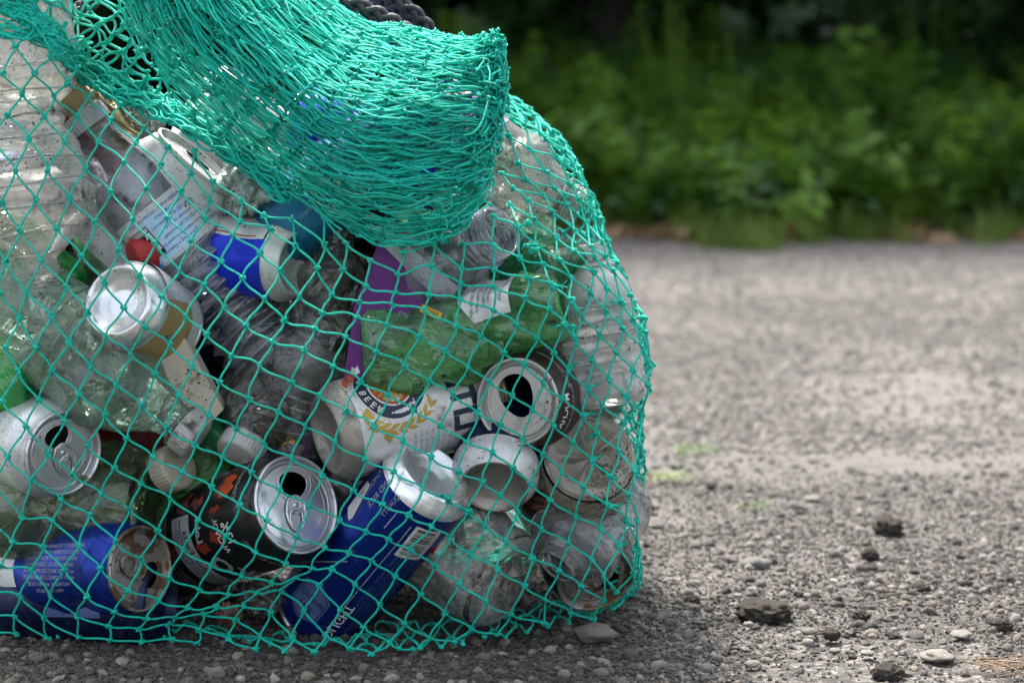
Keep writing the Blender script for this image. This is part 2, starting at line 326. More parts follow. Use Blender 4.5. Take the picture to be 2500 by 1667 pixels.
def instancer(name, pts, rots, scl, idx, variants, label=None, cat=None):
    """one object of countless pieces: a geometry-nodes scatter of small meshes on given points"""
    vc = bpy.data.collections.new(name + "_kinds")
    for i, (me, mat) in enumerate(variants):
        o = bpy.data.objects.new("%s_kind_%02d" % (name, i), me)
        if mat: me.materials.clear(); me.materials.append(mat)
        vc.objects.link(o)
    me = bpy.data.meshes.new(name); me.vertices.add(len(pts)); me.vertices.foreach_set("co", np.asarray(pts, np.float32).ravel())
    for an, ty, dat, key in (("rot", 'FLOAT_VECTOR', rots, "vector"), ("scl", 'FLOAT_VECTOR', scl, "vector"), ("idx", 'INT', idx, "value")):
        a = me.attributes.new(an, ty, 'POINT'); a.data.foreach_set(key, np.asarray(dat, np.int32 if ty == 'INT' else np.float32).ravel())
    o = bpy.data.objects.new(name, me); COL.objects.link(o)
    ng = bpy.data.node_groups.new(name + "_scatter", 'GeometryNodeTree')
    ng.interface.new_socket("Geometry", in_out='INPUT', socket_type='NodeSocketGeometry'); ng.interface.new_socket("Geometry", in_out='OUTPUT', socket_type='NodeSocketGeometry')
    gi_, go_ = ng.nodes.new("NodeGroupInput"), ng.nodes.new("NodeGroupOutput")
    ip = ng.nodes.new("GeometryNodeInstanceOnPoints"); ci = ng.nodes.new("GeometryNodeCollectionInfo")
    ci.inputs["Collection"].default_value = vc; ci.inputs["Separate Children"].default_value = True; ci.inputs["Reset Children"].default_value = True
    def attr(n, ty):
        q = ng.nodes.new("GeometryNodeInputNamedAttribute"); q.data_type = ty; q.inputs["Name"].default_value = n; return q.outputs["Attribute"]
    ng.links.new(gi_.outputs[0], ip.inputs["Points"]); ng.links.new(ci.outputs[0], ip.inputs["Instance"]); ip.inputs["Pick Instance"].default_value = True
    ng.links.new(attr("idx", 'INT'), ip.inputs["Instance Index"])
    e2r = ng.nodes.new("FunctionNodeEulerToRotation"); ng.links.new(attr("rot", 'FLOAT_VECTOR'), e2r.inputs[0]); ng.links.new(e2r.outputs[0], ip.inputs["Rotation"])
    ng.links.new(attr("scl", 'FLOAT_VECTOR'), ip.inputs["Scale"]); ng.links.new(ip.outputs[0], go_.inputs[0])
    md = o.modifiers.new("scatter", 'NODES'); md.node_group = ng
    tag(o, label, cat, kind="stuff"); return o

peb = [(rock_mesh("pebble_kind", i + 1, 1 if i < 5 else 2, 0.5 + 0.07 * i, 0.3), M['pebble']) for i in range(8)]
peb_far = [(rock_mesh("far_pebble_kind", i + 1, 1, 0.5 + 0.07 * i, 0.3), None) for i in range(8)]
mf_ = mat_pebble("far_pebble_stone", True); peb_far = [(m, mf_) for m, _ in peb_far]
md_ = mat_pebble("shade_tinted_soil_crumb", False, True); peb_shade_tint = [(rock_mesh("crumb_kind", i + 40, 1, 0.6 + 0.05 * i, 0.4), md_) for i in range(8)]  # near crumbs: dark soil with shade put into the tone
def scatter_pebbles(name, n, y0, y1, smin, smax, power, sink, label):
    y = y0 * (y1 / y0) ** rng.random(n); half = 0.275 * y + 0.06
    x = (rng.random(n) * 2 - 1) * half
    s = smin + (smax - smin) * rng.random(n) ** power
    clump = np.array([noise.noise(Vector((a * 3, b * 3, 11))) + 0.5 * noise.noise(Vector((a * 12, b * 12, 4))) for a, b in zip(x, y)])
    keep = rng.random(n) < np.clip(0.62 + (0.25 if y0 > 2 else 0.9) * clump, 0.1, 1)
    x, y, s = x[keep], y[keep], s[keep]; n = len(x)
    z = np.array([ground_h(a, b) for a, b in zip(x, y)]) + s * sink
    rot = np.stack([rng.normal(0, 0.35, n), rng.normal(0, 0.35, n), rng.random(n) * 6.28], -1)
    sv = np.stack([s * rng.uniform(0.75, 1.25, n), s * rng.uniform(0.75, 1.1, n), s * rng.uniform(0.7, 1.2, n)], -1)
    return instancer(name, np.stack([x, y, z], -1), rot, sv, rng.integers(0, 8, n), peb_far if y0 >= 2 else (peb_shade_tint if smax < .0015 else peb), label)
scatter_pebbles("gravel", 34000, 1.10, 2.9, 0.0008, 0.0046, 3.2, 0.15, "small mixed grey and tan gravel pressed into the dirt lot")
scatter_pebbles("grit", 90000, 1.10, 1.9, 0.0005, 0.0014, 1.3, 0.6, "fine dark grit between the pebbles near the bag")
scatter_pebbles("middle_gravel", 34000, 2.0, 3.6, 0.0015, 0.0042, 2.0, 0.25, "grey gravel halfway between the bag and the weeds")
scatter_pebbles("far_gravel", 30000, 2.6, 5.6, 0.0022, 0.0058, 1.8, 0.25, "pale out of focus gravel towards the weeds")

def mat_rock(name, c1, c2, sc_=120, b=0.6):
    m, nt, N, L, p = nodes_of(name); n = tex(nt, 'Noise', sc_, 6); v = tex(nt, 'Voronoi', sc_ * 2.2)
    c = ramp(nt, n.outputs[0], [(0.35, c1), (0.62, c2)])
    L.new(c, p.inputs["Base Color"]); p.inputs["Roughness"].default_value = 0.85
    b1 = bump(nt, v.outputs[0], b, 0.002); L.new(b1, p.inputs["Normal"]); return m
R_ = {'grey': mat_rock("grey_stone", (0.07, 0.066, 0.06), (0.19, 0.18, 0.165), 60, 0.3), 'dark': mat_rock("dark_soil_clod", (0.035, 0.029, 0.023), (0.14, 0.115, 0.09), 180, 0.9),
      'white': mat_rock("white_stone", (0.30, 0.28, 0.245), (0.16, 0.145, 0.12), 140, 0.5), 'agg': mat_rock("speckled_stone", (0.13, 0.12, 0.10), (0.45, 0.41, 0.33), 330, 0.8)}
stones = [  # px, py(base), width px, flat, kind, label, cat, rough
 (1848, 1392, 76, 0.75, 'grey', "smooth grey angular stone standing alone on the gravel", "stone", 0.35),
 (2172, 1300, 80, 0.85, 'dark', "largest crumbly brown dirt clod in the middle of the lot", "dirt clod", 0.42),
 (2126, 1362, 48, 0.9, 'dark', "small dark dirt clod just below the large brown one", "dirt clod", 0.42),
 (1870, 1508, 150, 0.42, 'dark', "broad flat mound of dark soil right of the bag", "dirt clod", 0.5),
 (1455, 1558, 118, 0.42, 'agg', "pale speckled lump of stone lying against the bag's lower edge", "stone", 0.4),
 (2292, 1610, 92, 0.35, 'white', "large flat white stone at the lower right", "stone", 0.3),
 (1828, 1528, 30, 0.6, 'white', "small cream stone below the mound of dark soil", "stone", 0.3),
 (2172, 1655, 84, 0.7, 'dark', "black crumbly clod at the bottom edge by the white pebble", "dirt clod", 0.42),
 (1985, 1222, 46, 0.4, 'white', "flat pale stone farther up the lot above the grey one", "stone", 0.15),
 (1978, 1546, 42, 0.5, 'grey', "smooth oval grey pebble between dark clods", "stone", 0.15),
 (1690, 1470, 46, 0.6, 'dark', "dark crumb of soil left of the broad mound", "dirt clod", 0.42),
 (2250, 1440, 52, 0.5, 'dark', "low dark soil lump right of the upper clods", "dirt clod", 0.42),
 (2040, 1592, 34, 0.5, 'white', "cream oval pebble left of the flat white pair", "stone", 0.2),
 (2118, 1598, 40, 0.4, 'white', "thin white pebble beside the cream oval one", "stone", 0.2),
 (2032, 1556, 50, 0.75, 'dark', "knobbly black clod above the cream pebble", "dirt clod", 0.42),
 (88, 1612, 44, 0.75, 'grey', "grey stone in the shade below the left end of the bag", "stone", 0.3),
 (528, 1650, 48, 0.8, 'grey', "speckled grey stone in the shade at the bottom edge", "stone", 0.3),
 (1838, 1625, 44, 0.5, 'white', "off white stone at the bottom edge right of the bag", "stone", 0.25),
 (2450, 1535, 60, 0.7, 'dark', "dark clod at the right edge of the lot", "dirt clod", 0.5),
 (2105, 1510, 46, 0.7, 'dark', "dark clod right of the soil mound", "dirt clod", 0.5),
 (2350, 1555, 60, 0.4, 'white', "long pale stone near the right edge", "stone", 0.3),
 (1725, 1192, 50, 0.5, 'dark', "flat dark clod up the lot beside the green sprig", "dirt clod", 0.5),
 (1580, 1246, 50, 0.5, 'dark', "dark clod half hidden beside the bag's right edge", "dirt clod", 0.5),
]
for i, (px, py, w, fl, kd, lb, ct, am) in enumerate(stones):
    g = ground_at(px, py); s = w * g.y / F_PX / 2 / 1.1
    me = rock_mesh("stone", 20 + i, 4 if am > 0.4 else 3, fl, min(am, .33), 3.4 if am > 0.4 else 1.3)
    o = new_obj("dirt_clod" if ct == "dirt clod" else "stone", me, R_[kd]); o.location = (g.x, g.y + s * 0.6, s * fl * 0.3); o.scale = (s / 1.25, s / 1.1, s * .9)
    o.rotation_euler = (0, 0, random.uniform(-0.5, 0.5)); tag(o, lb, ct, "stones and clods lying on the lot")

# ------------------------------------------------------------------ plants and woodland
def mat_leaf(name, c1, c2, tl=0.35, rough=0.5):
    m, nt, N, L, p = nodes_of(name); oi = N.new("ShaderNodeObjectInfo"); n = tex(nt, 'Noise', 3, 2)
    c = mixc(nt, oi.outputs["Random"], c1, c2); c = mixc(nt, n.outputs[0], c, tuple(x * 0.7 for x in c1))
    L.new(c, p.inputs["Base Color"]); p.inputs["Roughness"].default_value = rough
    t = N.new("ShaderNodeBsdfTranslucent"); g = mixc(nt, 0.5, c, tuple(min(1, x * 1.6) for x in c2)); L.new(g, t.inputs[0])
    x = N.new("ShaderNodeMixShader"); x.inputs[0].default_value = tl; L.new(p.outputs[0], x.inputs[1]); L.new(t.outputs[0], x.inputs[2])
    L.new(x.outputs[0], N["Material Output"].inputs[0]); return m
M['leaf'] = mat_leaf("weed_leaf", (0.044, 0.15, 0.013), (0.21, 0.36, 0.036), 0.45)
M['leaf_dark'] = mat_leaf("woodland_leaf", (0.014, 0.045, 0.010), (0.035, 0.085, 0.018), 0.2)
M['grass'] = mat_leaf("grass_blade", (0.06, 0.14, 0.016), (0.20, 0.26, 0.05))
M['dry'] = mat_leaf("dry_leaf", (0.20, 0.12, 0.06), (0.34, 0.22, 0.12), 0.15)
M['bark'] = mat_rock("dark_bark", (0.02, 0.016, 0.012), (0.06, 0.05, 0.04), 20, 0.8)
def leaf_geo(v, f, base, d, up, L, W):
    b = len(v); s = d.cross(up).normalized(); n = s.cross(d)
    m = base + d * L * 0.45 - n * L * 0.04
    v += [base, m + s * W * 0.5, base + d * L - n * L * 0.18, m - s * W * 0.5, m + n * (-W * 0.12)]
    f += [(b, b + 1, b + 4), (b + 1, b + 2, b + 4), (b + 2, b + 3, b + 4), (b + 3, b, b + 4)]
def sprig_mesh(name, seed, n_leaf, H, L, W):
    r = random.Random(seed); v = []; f = []
    lean = Vector((r.uniform(-.3, .3), r.uniform(-.3, .3), 1)).normalized()
    for i in range(n_leaf):
        t = (i + 0.6) / n_leaf; base = lean * H * t; a = i * 2.4 + r.random()
        d = Vector((math.cos(a), math.sin(a), r.uniform(-0.1, 0.6))).normalized()
        leaf_geo(v, f, base + d * 0.004, d, Vector((0, 0, 1)), L * r.uniform(0.6, 1.15) * (1.1 - 0.4 * t), W * r.uniform(0.7, 1.1))
    b = len(v); s = 0.0016
    v += [Vector((s, 0, 0)), Vector((-s, s, 0)), Vector((-s, -s, 0)), lean * H]
    f += [(b, b + 1, b + 3), (b + 1, b + 2, b + 3), (b + 2, b, b + 3)]
    return mesh_py(name, v, f)
def grass_mesh(name, seed, n, H):
    r = random.Random(seed); v = []; f = []; n = 9
    for i in range(n):
        a = r.random() * 6.28; d = Vector((math.cos(a), math.sin(a), 0)); h = H * r.uniform(0.5, 1.1); w = 0.0022
        s = Vector((-d.y, d.x, 0)) * w; p0 = d * 0.05 * r.random(); bend = r.uniform(0.1, 0.6); h *= r.uniform(.35, 1.1)
        pts = [p0, p0 + d * h * bend * 0.25 + Vector((0, 0, h * 0.55)), p0 + d * h * bend * 0.8 + Vector((0, 0, h * (1 - bend * 0.35)))]
        b = len(v); v += [pts[0] - s, pts[0] + s, pts[1] - s, pts[1] + s, pts[2]]; f += [(b, b + 1, b + 3, b + 2), (b + 2, b + 3, b + 4)]
    return mesh_py(name, v, f)
M['leaf2'] = mat_leaf("bluish_weed_leaf", (0.018, 0.075, 0.018), (0.06, 0.18, 0.045), 0.35)
weeds = [(sprig_mesh("weed_kind", i, 9 + i, 0.10 + 0.02 * i, 0.040 + 0.006 * i, (0.022 + 0.004 * (i % 3)) * (1.7 if i == 5 else 1)), M['leaf2'] if i % 3 == 1 else M['leaf']) for i in range(6)]
grasses = [(grass_mesh("grass_kind", i, 16, 0.07 + 0.02 * i), M['grass']) for i in range(4)]
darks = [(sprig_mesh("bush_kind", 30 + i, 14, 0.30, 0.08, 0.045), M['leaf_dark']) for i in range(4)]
def bank_top(x, y):   # how tall the weeds stand at (x, y)
    t = min(1, max(0, (y - 5.15) / 1.5))
    return 0.04 + 0.1 * noise.noise(Vector((x * 3.1, y * 3, 7))) + (0.40 + 0.34 * noise.noise(Vector((x * 1.6, y * 1.6, 2)))) * t ** 0.75 + 0.05 * noise.noise(Vector((x * 6, y * 5, 9)))
pts, rots, scs, ids = [], [], [], []
for k in range(13500):
    y = 5.0 + 2.3 * random.random() ** 1.2; x = random.uniform(-0.32, 0.32) * y * 1.15
    edge = 5.2 + 0.34 * noise.noise(Vector((x * 2.5, 0, 0))) + 0.2 * noise.noise(Vector((x * 7, 0, 1)))
    if y < edge: continue
    if x < -0.2: continue
    if noise.noise(Vector((x * 2.3, y * 2.0, 31))) < -0.22: continue
    top = max(0.02, bank_top(x, y)); z = ground_h(x, y) + top * random.random() ** 0.6 * 0.9
    pts.append((x, y, z)); rots.append((random.gauss(0, .35), random.gauss(0, .35), random.random() * 6.28)); s = random.uniform(0.6, 1.2); scs.append((s, s, s)); ids.append(random.randrange(6))
instancer("undergrowth", pts, rots, scs, ids, weeds, "low leafy green weeds along the far edge of the lot")
pts, rots, scs, ids = [], [], [], []
for k in range(5200):
    x = random.uniform(-0.3, 1.8); y = random.uniform(5.0, 6.0) if k % 3 else random.uniform(4.7, 5.35)
    if noise.noise(Vector((x * 5, y * 4, 21))) < random.uniform(-.35, .15): continue
    if y < 4.98 + 0.35 * noise.noise(Vector((x * 2.5, 0, 0))) + 0.22 * noise.noise(Vector((x * 9, 2, 1))): continue
    pts.append((x, y, ground_h(x, y))); rots.append((0, 0, random.random() * 6.28)); s = random.uniform(0.3, 1.15); scs.append((s, s, s)); ids.append(random.randrange(4))
instancer("grass", pts, rots, scs, ids, grasses, "yellowish green grass blades fringing the gravel lot")
pts, rots, scs, ids = [], [], [], []
dryk = [(sprig_mesh("dry_kind", 60 + i, 3, 0.02, 0.04, 0.025), M['dry']) for i in range(3)]
for k in range(1300):
    x = random.uniform(-0.3, 1.8)
    if noise.noise(Vector((x * 3, 5, 1))) < random.uniform(-.3, .3): continue
    y = 4.98 + abs(random.gauss(0, 0.22)) + 0.1 * noise.noise(Vector((x * 4, 0, 3))); pts.append((x, y, ground_h(x, y) + 0.006)); rots.append((random.gauss(0, .6), random.gauss(0, .6), random.random() * 6.28)); s = random.uniform(0.5, 1.4); scs.append((s, s, s * 0.6)); ids.append(random.randrange(3))
instancer("dry_leaves", pts, rots, scs, ids, dryk, "brown fallen leaves where the weeds meet the gravel")
pts, rots, scs, ids = [], [], [], []
for k in range(30000):
    y = (6.5 + 3.0 * random.random()) if k < 9000 else random.uniform(9.5, 11.5); x = random.uniform(-0.5, 0.5) * y * 1.2; z = random.random() * (3.4 if k < 9000 else 5.5)
    if y < 6.9 and z < 0.25: continue
    front = 6.6 + 0.35 * noise.noise(Vector((x * 1.3, z * 2, 0))) - 0.5 * max(0, z - 1.2)
    if y < front: continue
    pts.append((x, y, z)); rots.append((random.gauss(0, .8), random.gauss(0, .8), random.random() * 6.28)); s = random.uniform(0.7, 1.4); scs.append((s, s, s)); ids.append(random.randrange(4))
    if k >= 9000: scs[-1] = (1.9, 1.9, 1.9)
    if k >= 26000: pts[-1] = (random.uniform(-2.5, 3.5), random.uniform(6.0, 9.5), random.uniform(1.5, 3.2)); scs[-1] = (1.6, 1.6, 1.6)  # extra leaves added overhead, out of view, to shade the woodland
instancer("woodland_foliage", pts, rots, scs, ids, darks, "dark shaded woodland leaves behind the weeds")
for i, (x, y, r) in enumerate([(-0.9, 7.4, 0.09), (0.35, 7.9, 0.12), (1.3, 7.6, 0.08), (2.1, 8.2, 0.13), (-1.9, 8.1, 0.12), (0.9, 9.0, 0.1)]):
    P = np.array([[[x + 0.12 * math.sin(i + t * 3) * t, y, -0.1 + 3.8 * t] for t in np.linspace(0, 1, 12)]])
    v, f, u = tubes(P, np.linspace(r, r * 0.55, 12)[None], 12)
    t = empty("tree", Matrix.Translation((x, y, 0)), ["slim dark tree trunk behind the weeds left of the bag's corner", "thick dark trunk deep in the woodland gap", "thin dark trunk behind the middle of the weeds", "stout dark trunk at the right of the woodland", "dark trunk hidden behind the bag", "farthest thin trunk deep in the shade"][i], "tree", "trees in the dark woodland")
    v = v - np.array([x, y, 0]); new_obj("trunk", mesh_np("trunk", v, f), M['bark'], t)
    cv, cf = [], []; rr = random.Random(i)
    for k in range(420):
        a = rr.random() * 6.28; e = rr.uniform(-1, 1); q = Vector((math.cos(a), math.sin(a), e * 0.7)) * rr.uniform(0.3, 1.1); q.z += 3.3
        d = Vector((rr.gauss(0, 1), rr.gauss(0, 1), rr.gauss(0, .6))).normalized()
        leaf_geo(cv, cf, q, d, Vector((0.1, 0, 1)), 0.16, 0.09)
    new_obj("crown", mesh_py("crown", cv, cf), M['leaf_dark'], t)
# leafy plants that stand out of the weeds
for i, (px, py, Y, h) in enumerate([(1560, 560, 5.25, 0.14), (1900, 560, 5.3, 0.17), (2060, 575, 5.25, 0.12), (2280, 580, 5.3, 0.2), (1500, 440, 5.6, 0.22), (1760, 420, 5.8, 0.3), (2120, 380, 5.9, 0.3), (2400, 430, 5.7, 0.26), (1640, 250, 6.3, 0.3), (2230, 190, 6.5, 0.28)]):
    g = at(px, py, Y); lab = ["small weed at the gravel edge nearest the bag", "bushy weed spilling onto the gravel edge", "low weed on the gravel edge right of the bushy one", "tall yellowish weed on the right of the gravel edge", "dark weed rising close to the bag's right side",
        "broad leafy weed in the middle of the bank", "bright leafy weed high on the right of the bank", "leafy weed at the far right of the bank", "weed standing in half shade high on the bank", "lone lit weed in front of the black woodland gap"][i]
    h *= 1.25
    t = empty("weed", Matrix.Translation((g.x, g.y, 0)), lab, "weed plant", "weeds standing out of the bank")
    r = random.Random(90 + i); sv, sf, lv, lf = [], [], [], []
    base0 = max(0.0, g.z - 0.02)
    for s_ in range(5):
        top = Vector((r.gauss(0, .09), r.gauss(0, .05), base0 + h * r.uniform(.7, 1.1)))
        P = np.array([[Vector((0, 0, 0)).lerp(top, q) + Vector((0.02 * math.sin(q * 3), 0, 0)) for q in np.linspace(0, 1, 6)]]); v, f, u = tubes(P, 0.003, 4)
        b = len(sv); sv += [tuple(q) for q in v]; sf += [tuple(int(x) + b for x in q) for q in f]
        for k in range(11):
            q = 0.3 + 0.7 * k / 10; a = k * 2.4 + r.random(); d = Vector((math.cos(a), math.sin(a), r.uniform(0, .5))).normalized()
            leaf_geo(lv, lf, Vector((0, 0, 0)).lerp(top, q), d, Vector((0, 0, 1)), r.uniform(.045, .075), r.uniform(.022, .035))
    new_obj("stem", mesh_py("stem", sv, sf), M['leaf'], t); new_obj("leaves", mesh_py("leaves", lv, lf), M['leaf'], t)
# pale blossoms in the shade
for i, (px, py) in enumerate([(2018, 72), (2180, 172)]):
    g = at(px, py, 6.4); v, f = [], []
    for k in range(9):
        a = k * 2.4; leaf_geo(v, f, Vector((0, 0, 0)), Vector((math.cos(a), math.sin(a) - 0.6, math.sin(a * 1.7) * .7)).normalized(), Vector((0, 0.3, 1)), 0.024, 0.016)
    m_ = M.setdefault('blossom', mat_paint("pale_blossom", (0.55, 0.52, 0.52), 0.6, 0, 0))
    P = np.array([[Vector((g.x, g.y, 0)).lerp(g, q) + Vector((0.05 * math.sin(q * 3), 0, 0)) for q in np.linspace(0, 1, 6)]]) - np.array(g)
    t = empty("wildflower", Matrix.Translation(g), ["pale blossom high in the dark woodland gap", "pale blossom lower right in the dark gap"][i], "wildflower", "pale blossoms in the shade")
    new_obj("blossom", mesh_py("blossom", v, f), m_, t); vv, ff, u = tubes(P, 0.0025, 4); new_obj("stem", mesh_np("stem", vv, ff), M['leaf'], t)
# small green sprigs on the lot
for i, (px, py, w) in enumerate([(1690, 1108, 110), (1625, 1172, 110), (1850, 1245, 90)]):
    g = ground_at(px, py); v, f = [], []; r = random.Random(i + 5)
    for k in range(70 if i < 2 else 26):
        c = Vector((r.gauss(0, w * 0.28 * g.y / F_PX), r.gauss(0, 0.012), 0.003)); a = r.random() * 6.28
        leaf_geo(v, f, c, Vector((math.cos(a), math.sin(a), r.uniform(.1, .9))).normalized(), Vector((0, 0, 1)), r.uniform(.006, .012), r.uniform(.002, .004))
    o = new_obj("grass_tuft", mesh_py("grass_tuft", v, f), M['grass']); o.location = (g.x, g.y, 0.0)
    tag(o, ["flat green sprig farthest up the lot beside the bag", "low green sprig lying just below the farther one", "tiny bright green sprig alone on the gravel"][i], "grass tuft", "green sprigs on the gravel")
g = ground_at(2452, 1640); P = []
for k in range(26):
    a = random.gauss(0.2, 0.5); c = Vector((random.gauss(0, .008), random.gauss(0, .008), 0.002 + 0.003 * random.random())); d = Vector((math.cos(a), math.sin(a), 0.1 * random.random())) * 0.012
    P.append([c - d, c + Vector((0, 0, 0.001)), c + d])
v, f, u = tubes(np.array([[tuple(q) for q in s] for s in P]), 0.0003, 4); o = new_obj("pine_needles", mesh_np("pine_needles", v, f), M['dry']); o.location = (g.x, g.y, 0.001)
tag(o, "small tangle of brown pine needles at the lower right corner", "pine needles", kind="thing")

# ------------------------------------------------------------------ the bag's hull (net surface) and placing things in it
SIL = [(0, 1100), (60, 1168), (92, 1200), (218, 1224), (250, 1275), (308, 1340), (393, 1403), (500, 1456), (606, 1488), (680, 1530), (787, 1573), (903, 1588), (1010, 1570), (1148, 1571), (1275, 1559), (1414, 1563), (1477, 1531), (1530, 1440), (1600, 1380)]
BOT = [(-200, 1545), (0, 1555), (200, 1572), (450, 1570), (650, 1590), (780, 1605), (1000, 1590), (1250, 1550), (1420, 1512), (1560, 1470), (1700, 1470)]
sx = [a for a, b in SIL]; sv_ = [b for a, b in SIL]; bx = [a for a, b in BOT]; bv = [b for a, b in BOT]
def hullY(px, py):
    dr = (np.interp(py, sx, sv_) - px) / 470.0; db = (np.interp(px, bx, bv) - py) / 170.0
    dr = min(1, max(0, dr)); db = min(1, max(0, db))
    Y = 1.262 + 0.115 * (1 - math.sqrt(1 - (1 - dr) ** 2)) + 0.03 * (1 - math.sqrt(1 - (1 - db) ** 2)) + 0.13 * max(0, (620 - py) / 620) ** 1.4
    return Y
def hull(px, py, off=0.0):
    Y = hullY(px, py) + off
    p = at(px, py, Y)
    if p.z < 0.0035 and py > 900:
        g = ground_at(px, py); p = g + (CAMP - g) * (0.0035 / CAM_H)
    return p
def frame(origin, z, roll=0.0):
    z = z.normalized(); c = (CAMP - origin); x = (c - z * c.dot(z)).normalized(); y = z.cross(x)
    R = Matrix((x, y, z)).transposed().to_4x4()
    return Matrix.Translation(origin) @ R @ Matrix.Rotation(math.radians(roll), 4, 'Z')
def body_dir(ang, tilt):
    a, t = math.radians(ang), math.radians(tilt)
    return Vector((math.cos(a) * math.sin(t), math.cos(t), math.sin(a) * math.sin(t)))
def place(px, py, depth, ang, tilt, L, end, roll=0):
    """visible end ('base' or 'mouth') at the pixel, depth metres behind the net; the body runs off in image direction ang, tilted from the line of sight"""
    E = at(px, py, hullY(px, py) + depth); d = body_dir(ang, tilt)
    if end == 'base': O, z = E, d
    else: O, z = E + d * (L * 0.001), -d
    return frame(O, z, roll)

class Shape:
    """a turned body (mm) with crumples and dents that its print follows"""
    def __init__(s, prof, seed=0, crum=0.0, cfreq=0.05, wob=0.0, dents=(), squash=None, ribs=None):
        s.z = [p[1] for p in prof]; s.r = [p[0] for p in prof]; s.prof = prof; s.seed = seed; s.crum = crum; s.cf = cfreq; s.wob = wob; s.dents = dents; s.squash = squash; s.ribs = ribs
        s.H = max(s.z)
    def rad(s, z):
        best = 0
        for (r0, z0), (r1, z1) in zip(s.prof, s.prof[1:]):
            if min(z0, z1) <= z <= max(z0, z1) and abs(z1 - z0) > 1e-6: best = max(best, r0 + (r1 - r0) * (z - z0) / (z1 - z0))
        return best
    def pt(s, th, z, r=None, off=0.0):
        rr = s.rad(z) if r is None else r; Rb = s.rad(z) if r is None else r
        p = Vector((rr * math.cos(th), rr * math.sin(th), z)); d = 0.0
        fade = 1.0 if rr > 16 else max(0.0, (rr - 6) / 10)
        edge = min(1.0, (s.H - z) / 22.0 + 0.05) * min(1.0, z / 10 + 0.35)
        if s.crum:
            q = p * s.cf + Vector((s.seed * 5.1, 0, s.seed)); ds, _ = noise.voronoi(q); e = min(1.0, (ds[1] - ds[0]) * 1.6)
            q2 = q * 2.3 + Vector((3, 1, 2)); d2, _ = noise.voronoi(q2); e2 = min(1.0, (d2[1] - d2[0]) * 1.6)
            d -= s.crum * (e * 1.0 + 0.35 * e2 - 0.5) * fade * edge
        if s.wob: d += s.wob * noise.noise(p * 0.03 + Vector((s.seed, 2, 0))) * fade * edge
        for (t0, z0, w, dep) in s.dents:
            a = (th - t0 + PI) % (2 * PI) - PI; u = (a * rr / w) ** 2 + ((z - z0) / (w * 0.8)) ** 2
            if u < 6: d -= dep * math.exp(-u) * fade
        if s.ribs:
            z0, z1, n, dep, slant = s.ribs
            if z0 < z < z1:
                ph = (z - z0) / (z1 - z0) * n + slant * math.sin(th * 1.0) ; w = min(1, (z - z0) / 4, (z1 - z) / 4)
                d -= dep * (0.5 + 0.5 * math.cos(ph * 2 * PI)) ** 1.5 * w * (1 if rr > 12 else 0)
        R = max(0.5, rr + d + off) if rr > 0.6 else rr
        v = Vector((R * math.cos(th), R * math.sin(th), z))
        if s.squash: v = s.squash(v)
        return v
    def body(s, name, mat, parent, seg=64, step=2.5, z0=None, z1=None):
        pr = []
        for (r0, a), (r1, b) in zip(s.prof, s.prof[1:]):
            n = max(1, int(math.hypot(r1 - r0, b - a) / step))
            pr += [(r0 + (r1 - r0) * i / n, a + (b - a) * i / n) for i in range(n)]
        pr.append(s.prof[-1])
        if z0 is not None: pr = [q for q in pr if z0 <= q[1] <= z1]
        V, F = [], []
        for r, z in pr:
            for j in range(seg): V.append(s.pt(j * 2 * PI / seg, z, max(r, 0.05)))
        for i in range(len(pr) - 1):
            for j in range(seg): F.append((i * seg + j, i * seg + (j + 1) % seg, (i + 1) * seg + (j + 1) % seg, (i + 1) * seg + j))
        a = Acc(); a.add(V, F); return a.build(name, mat, parent)
    def wrap(s, acc, v2, f2, u0, z0, rot=0.0, off=0.25, mirror=True):
        c, sn = math.cos(math.radians(rot)), math.sin(math.radians(rot)); out = []
        for x, y in v2:
            u, v = x * c - y * sn, x * sn + y * c; R = max(5, s.rad(z0)); z = z0 + v
            z = min(max(z, 1.0), s.H - 1); th = u0 / R + (-u if mirror else u) / R
            out.append(s.pt(th, z, None, off))
        acc.add(out, f2)

def fine(v2, polys, maxlen=3.5):
    bm = bmesh.new(); vs = [bm.verts.new((x, y, 0)) for x, y in v2]
    for p in polys:
        try: bm.faces.new([vs[i] for i in p])
        except ValueError: pass
    bmesh.ops.triangulate(bm, faces=bm.faces[:])
    for _ in range(5):
        es = [e for e in bm.edges if e.calc_length() > maxlen]
        if not es: break
        bmesh.ops.subdivide_edges(bm, edges=es, cuts=1); bmesh.ops.triangulate(bm, faces=[f for f in bm.faces if len(f.verts) > 3])
    bm.verts.index_update(); v = [(q.co.x, q.co.y) for q in bm.verts]; f = [tuple(w.index for w in fc.verts) for fc in bm.faces]; bm.free(); return v, f
_tc = {}
def text2(s_, size, shear=0.0, bold=0.0, maxlen=3.5, sx_=1.0):
    key = (s_, size, shear, bold, sx_)
    if key in _tc: return _tc[key]
    cu = bpy.data.curves.new("txt", 'FONT'); cu.body = s_; cu.size = size; cu.shear = shear; cu.offset = bold; cu.resolution_u = 2; cu.align_x = 'CENTER'; cu.align_y = 'CENTER'; cu.space_line = 0.85
    o = bpy.data.objects.new("txt", cu); me = bpy.data.meshes.new_from_object(o)
    v = [(q.co.x * sx_, q.co.y) for q in me.vertices]; p = [tuple(f.vertices) for f in me.polygons]
    bpy.data.objects.remove(o); bpy.data.curves.remove(cu); bpy.data.meshes.remove(me)
    _tc[key] = fine(v, p, maxlen); return _tc[key]
def rect2(w, h, maxlen=3.5): return fine([(-w / 2, -h / 2), (w / 2, -h / 2), (w / 2, h / 2), (-w / 2, h / 2)], [(0, 1, 2, 3)], maxlen)
def poly2(pts, maxlen=3.5): return fine(pts, [tuple(range(len(pts)))], maxlen)
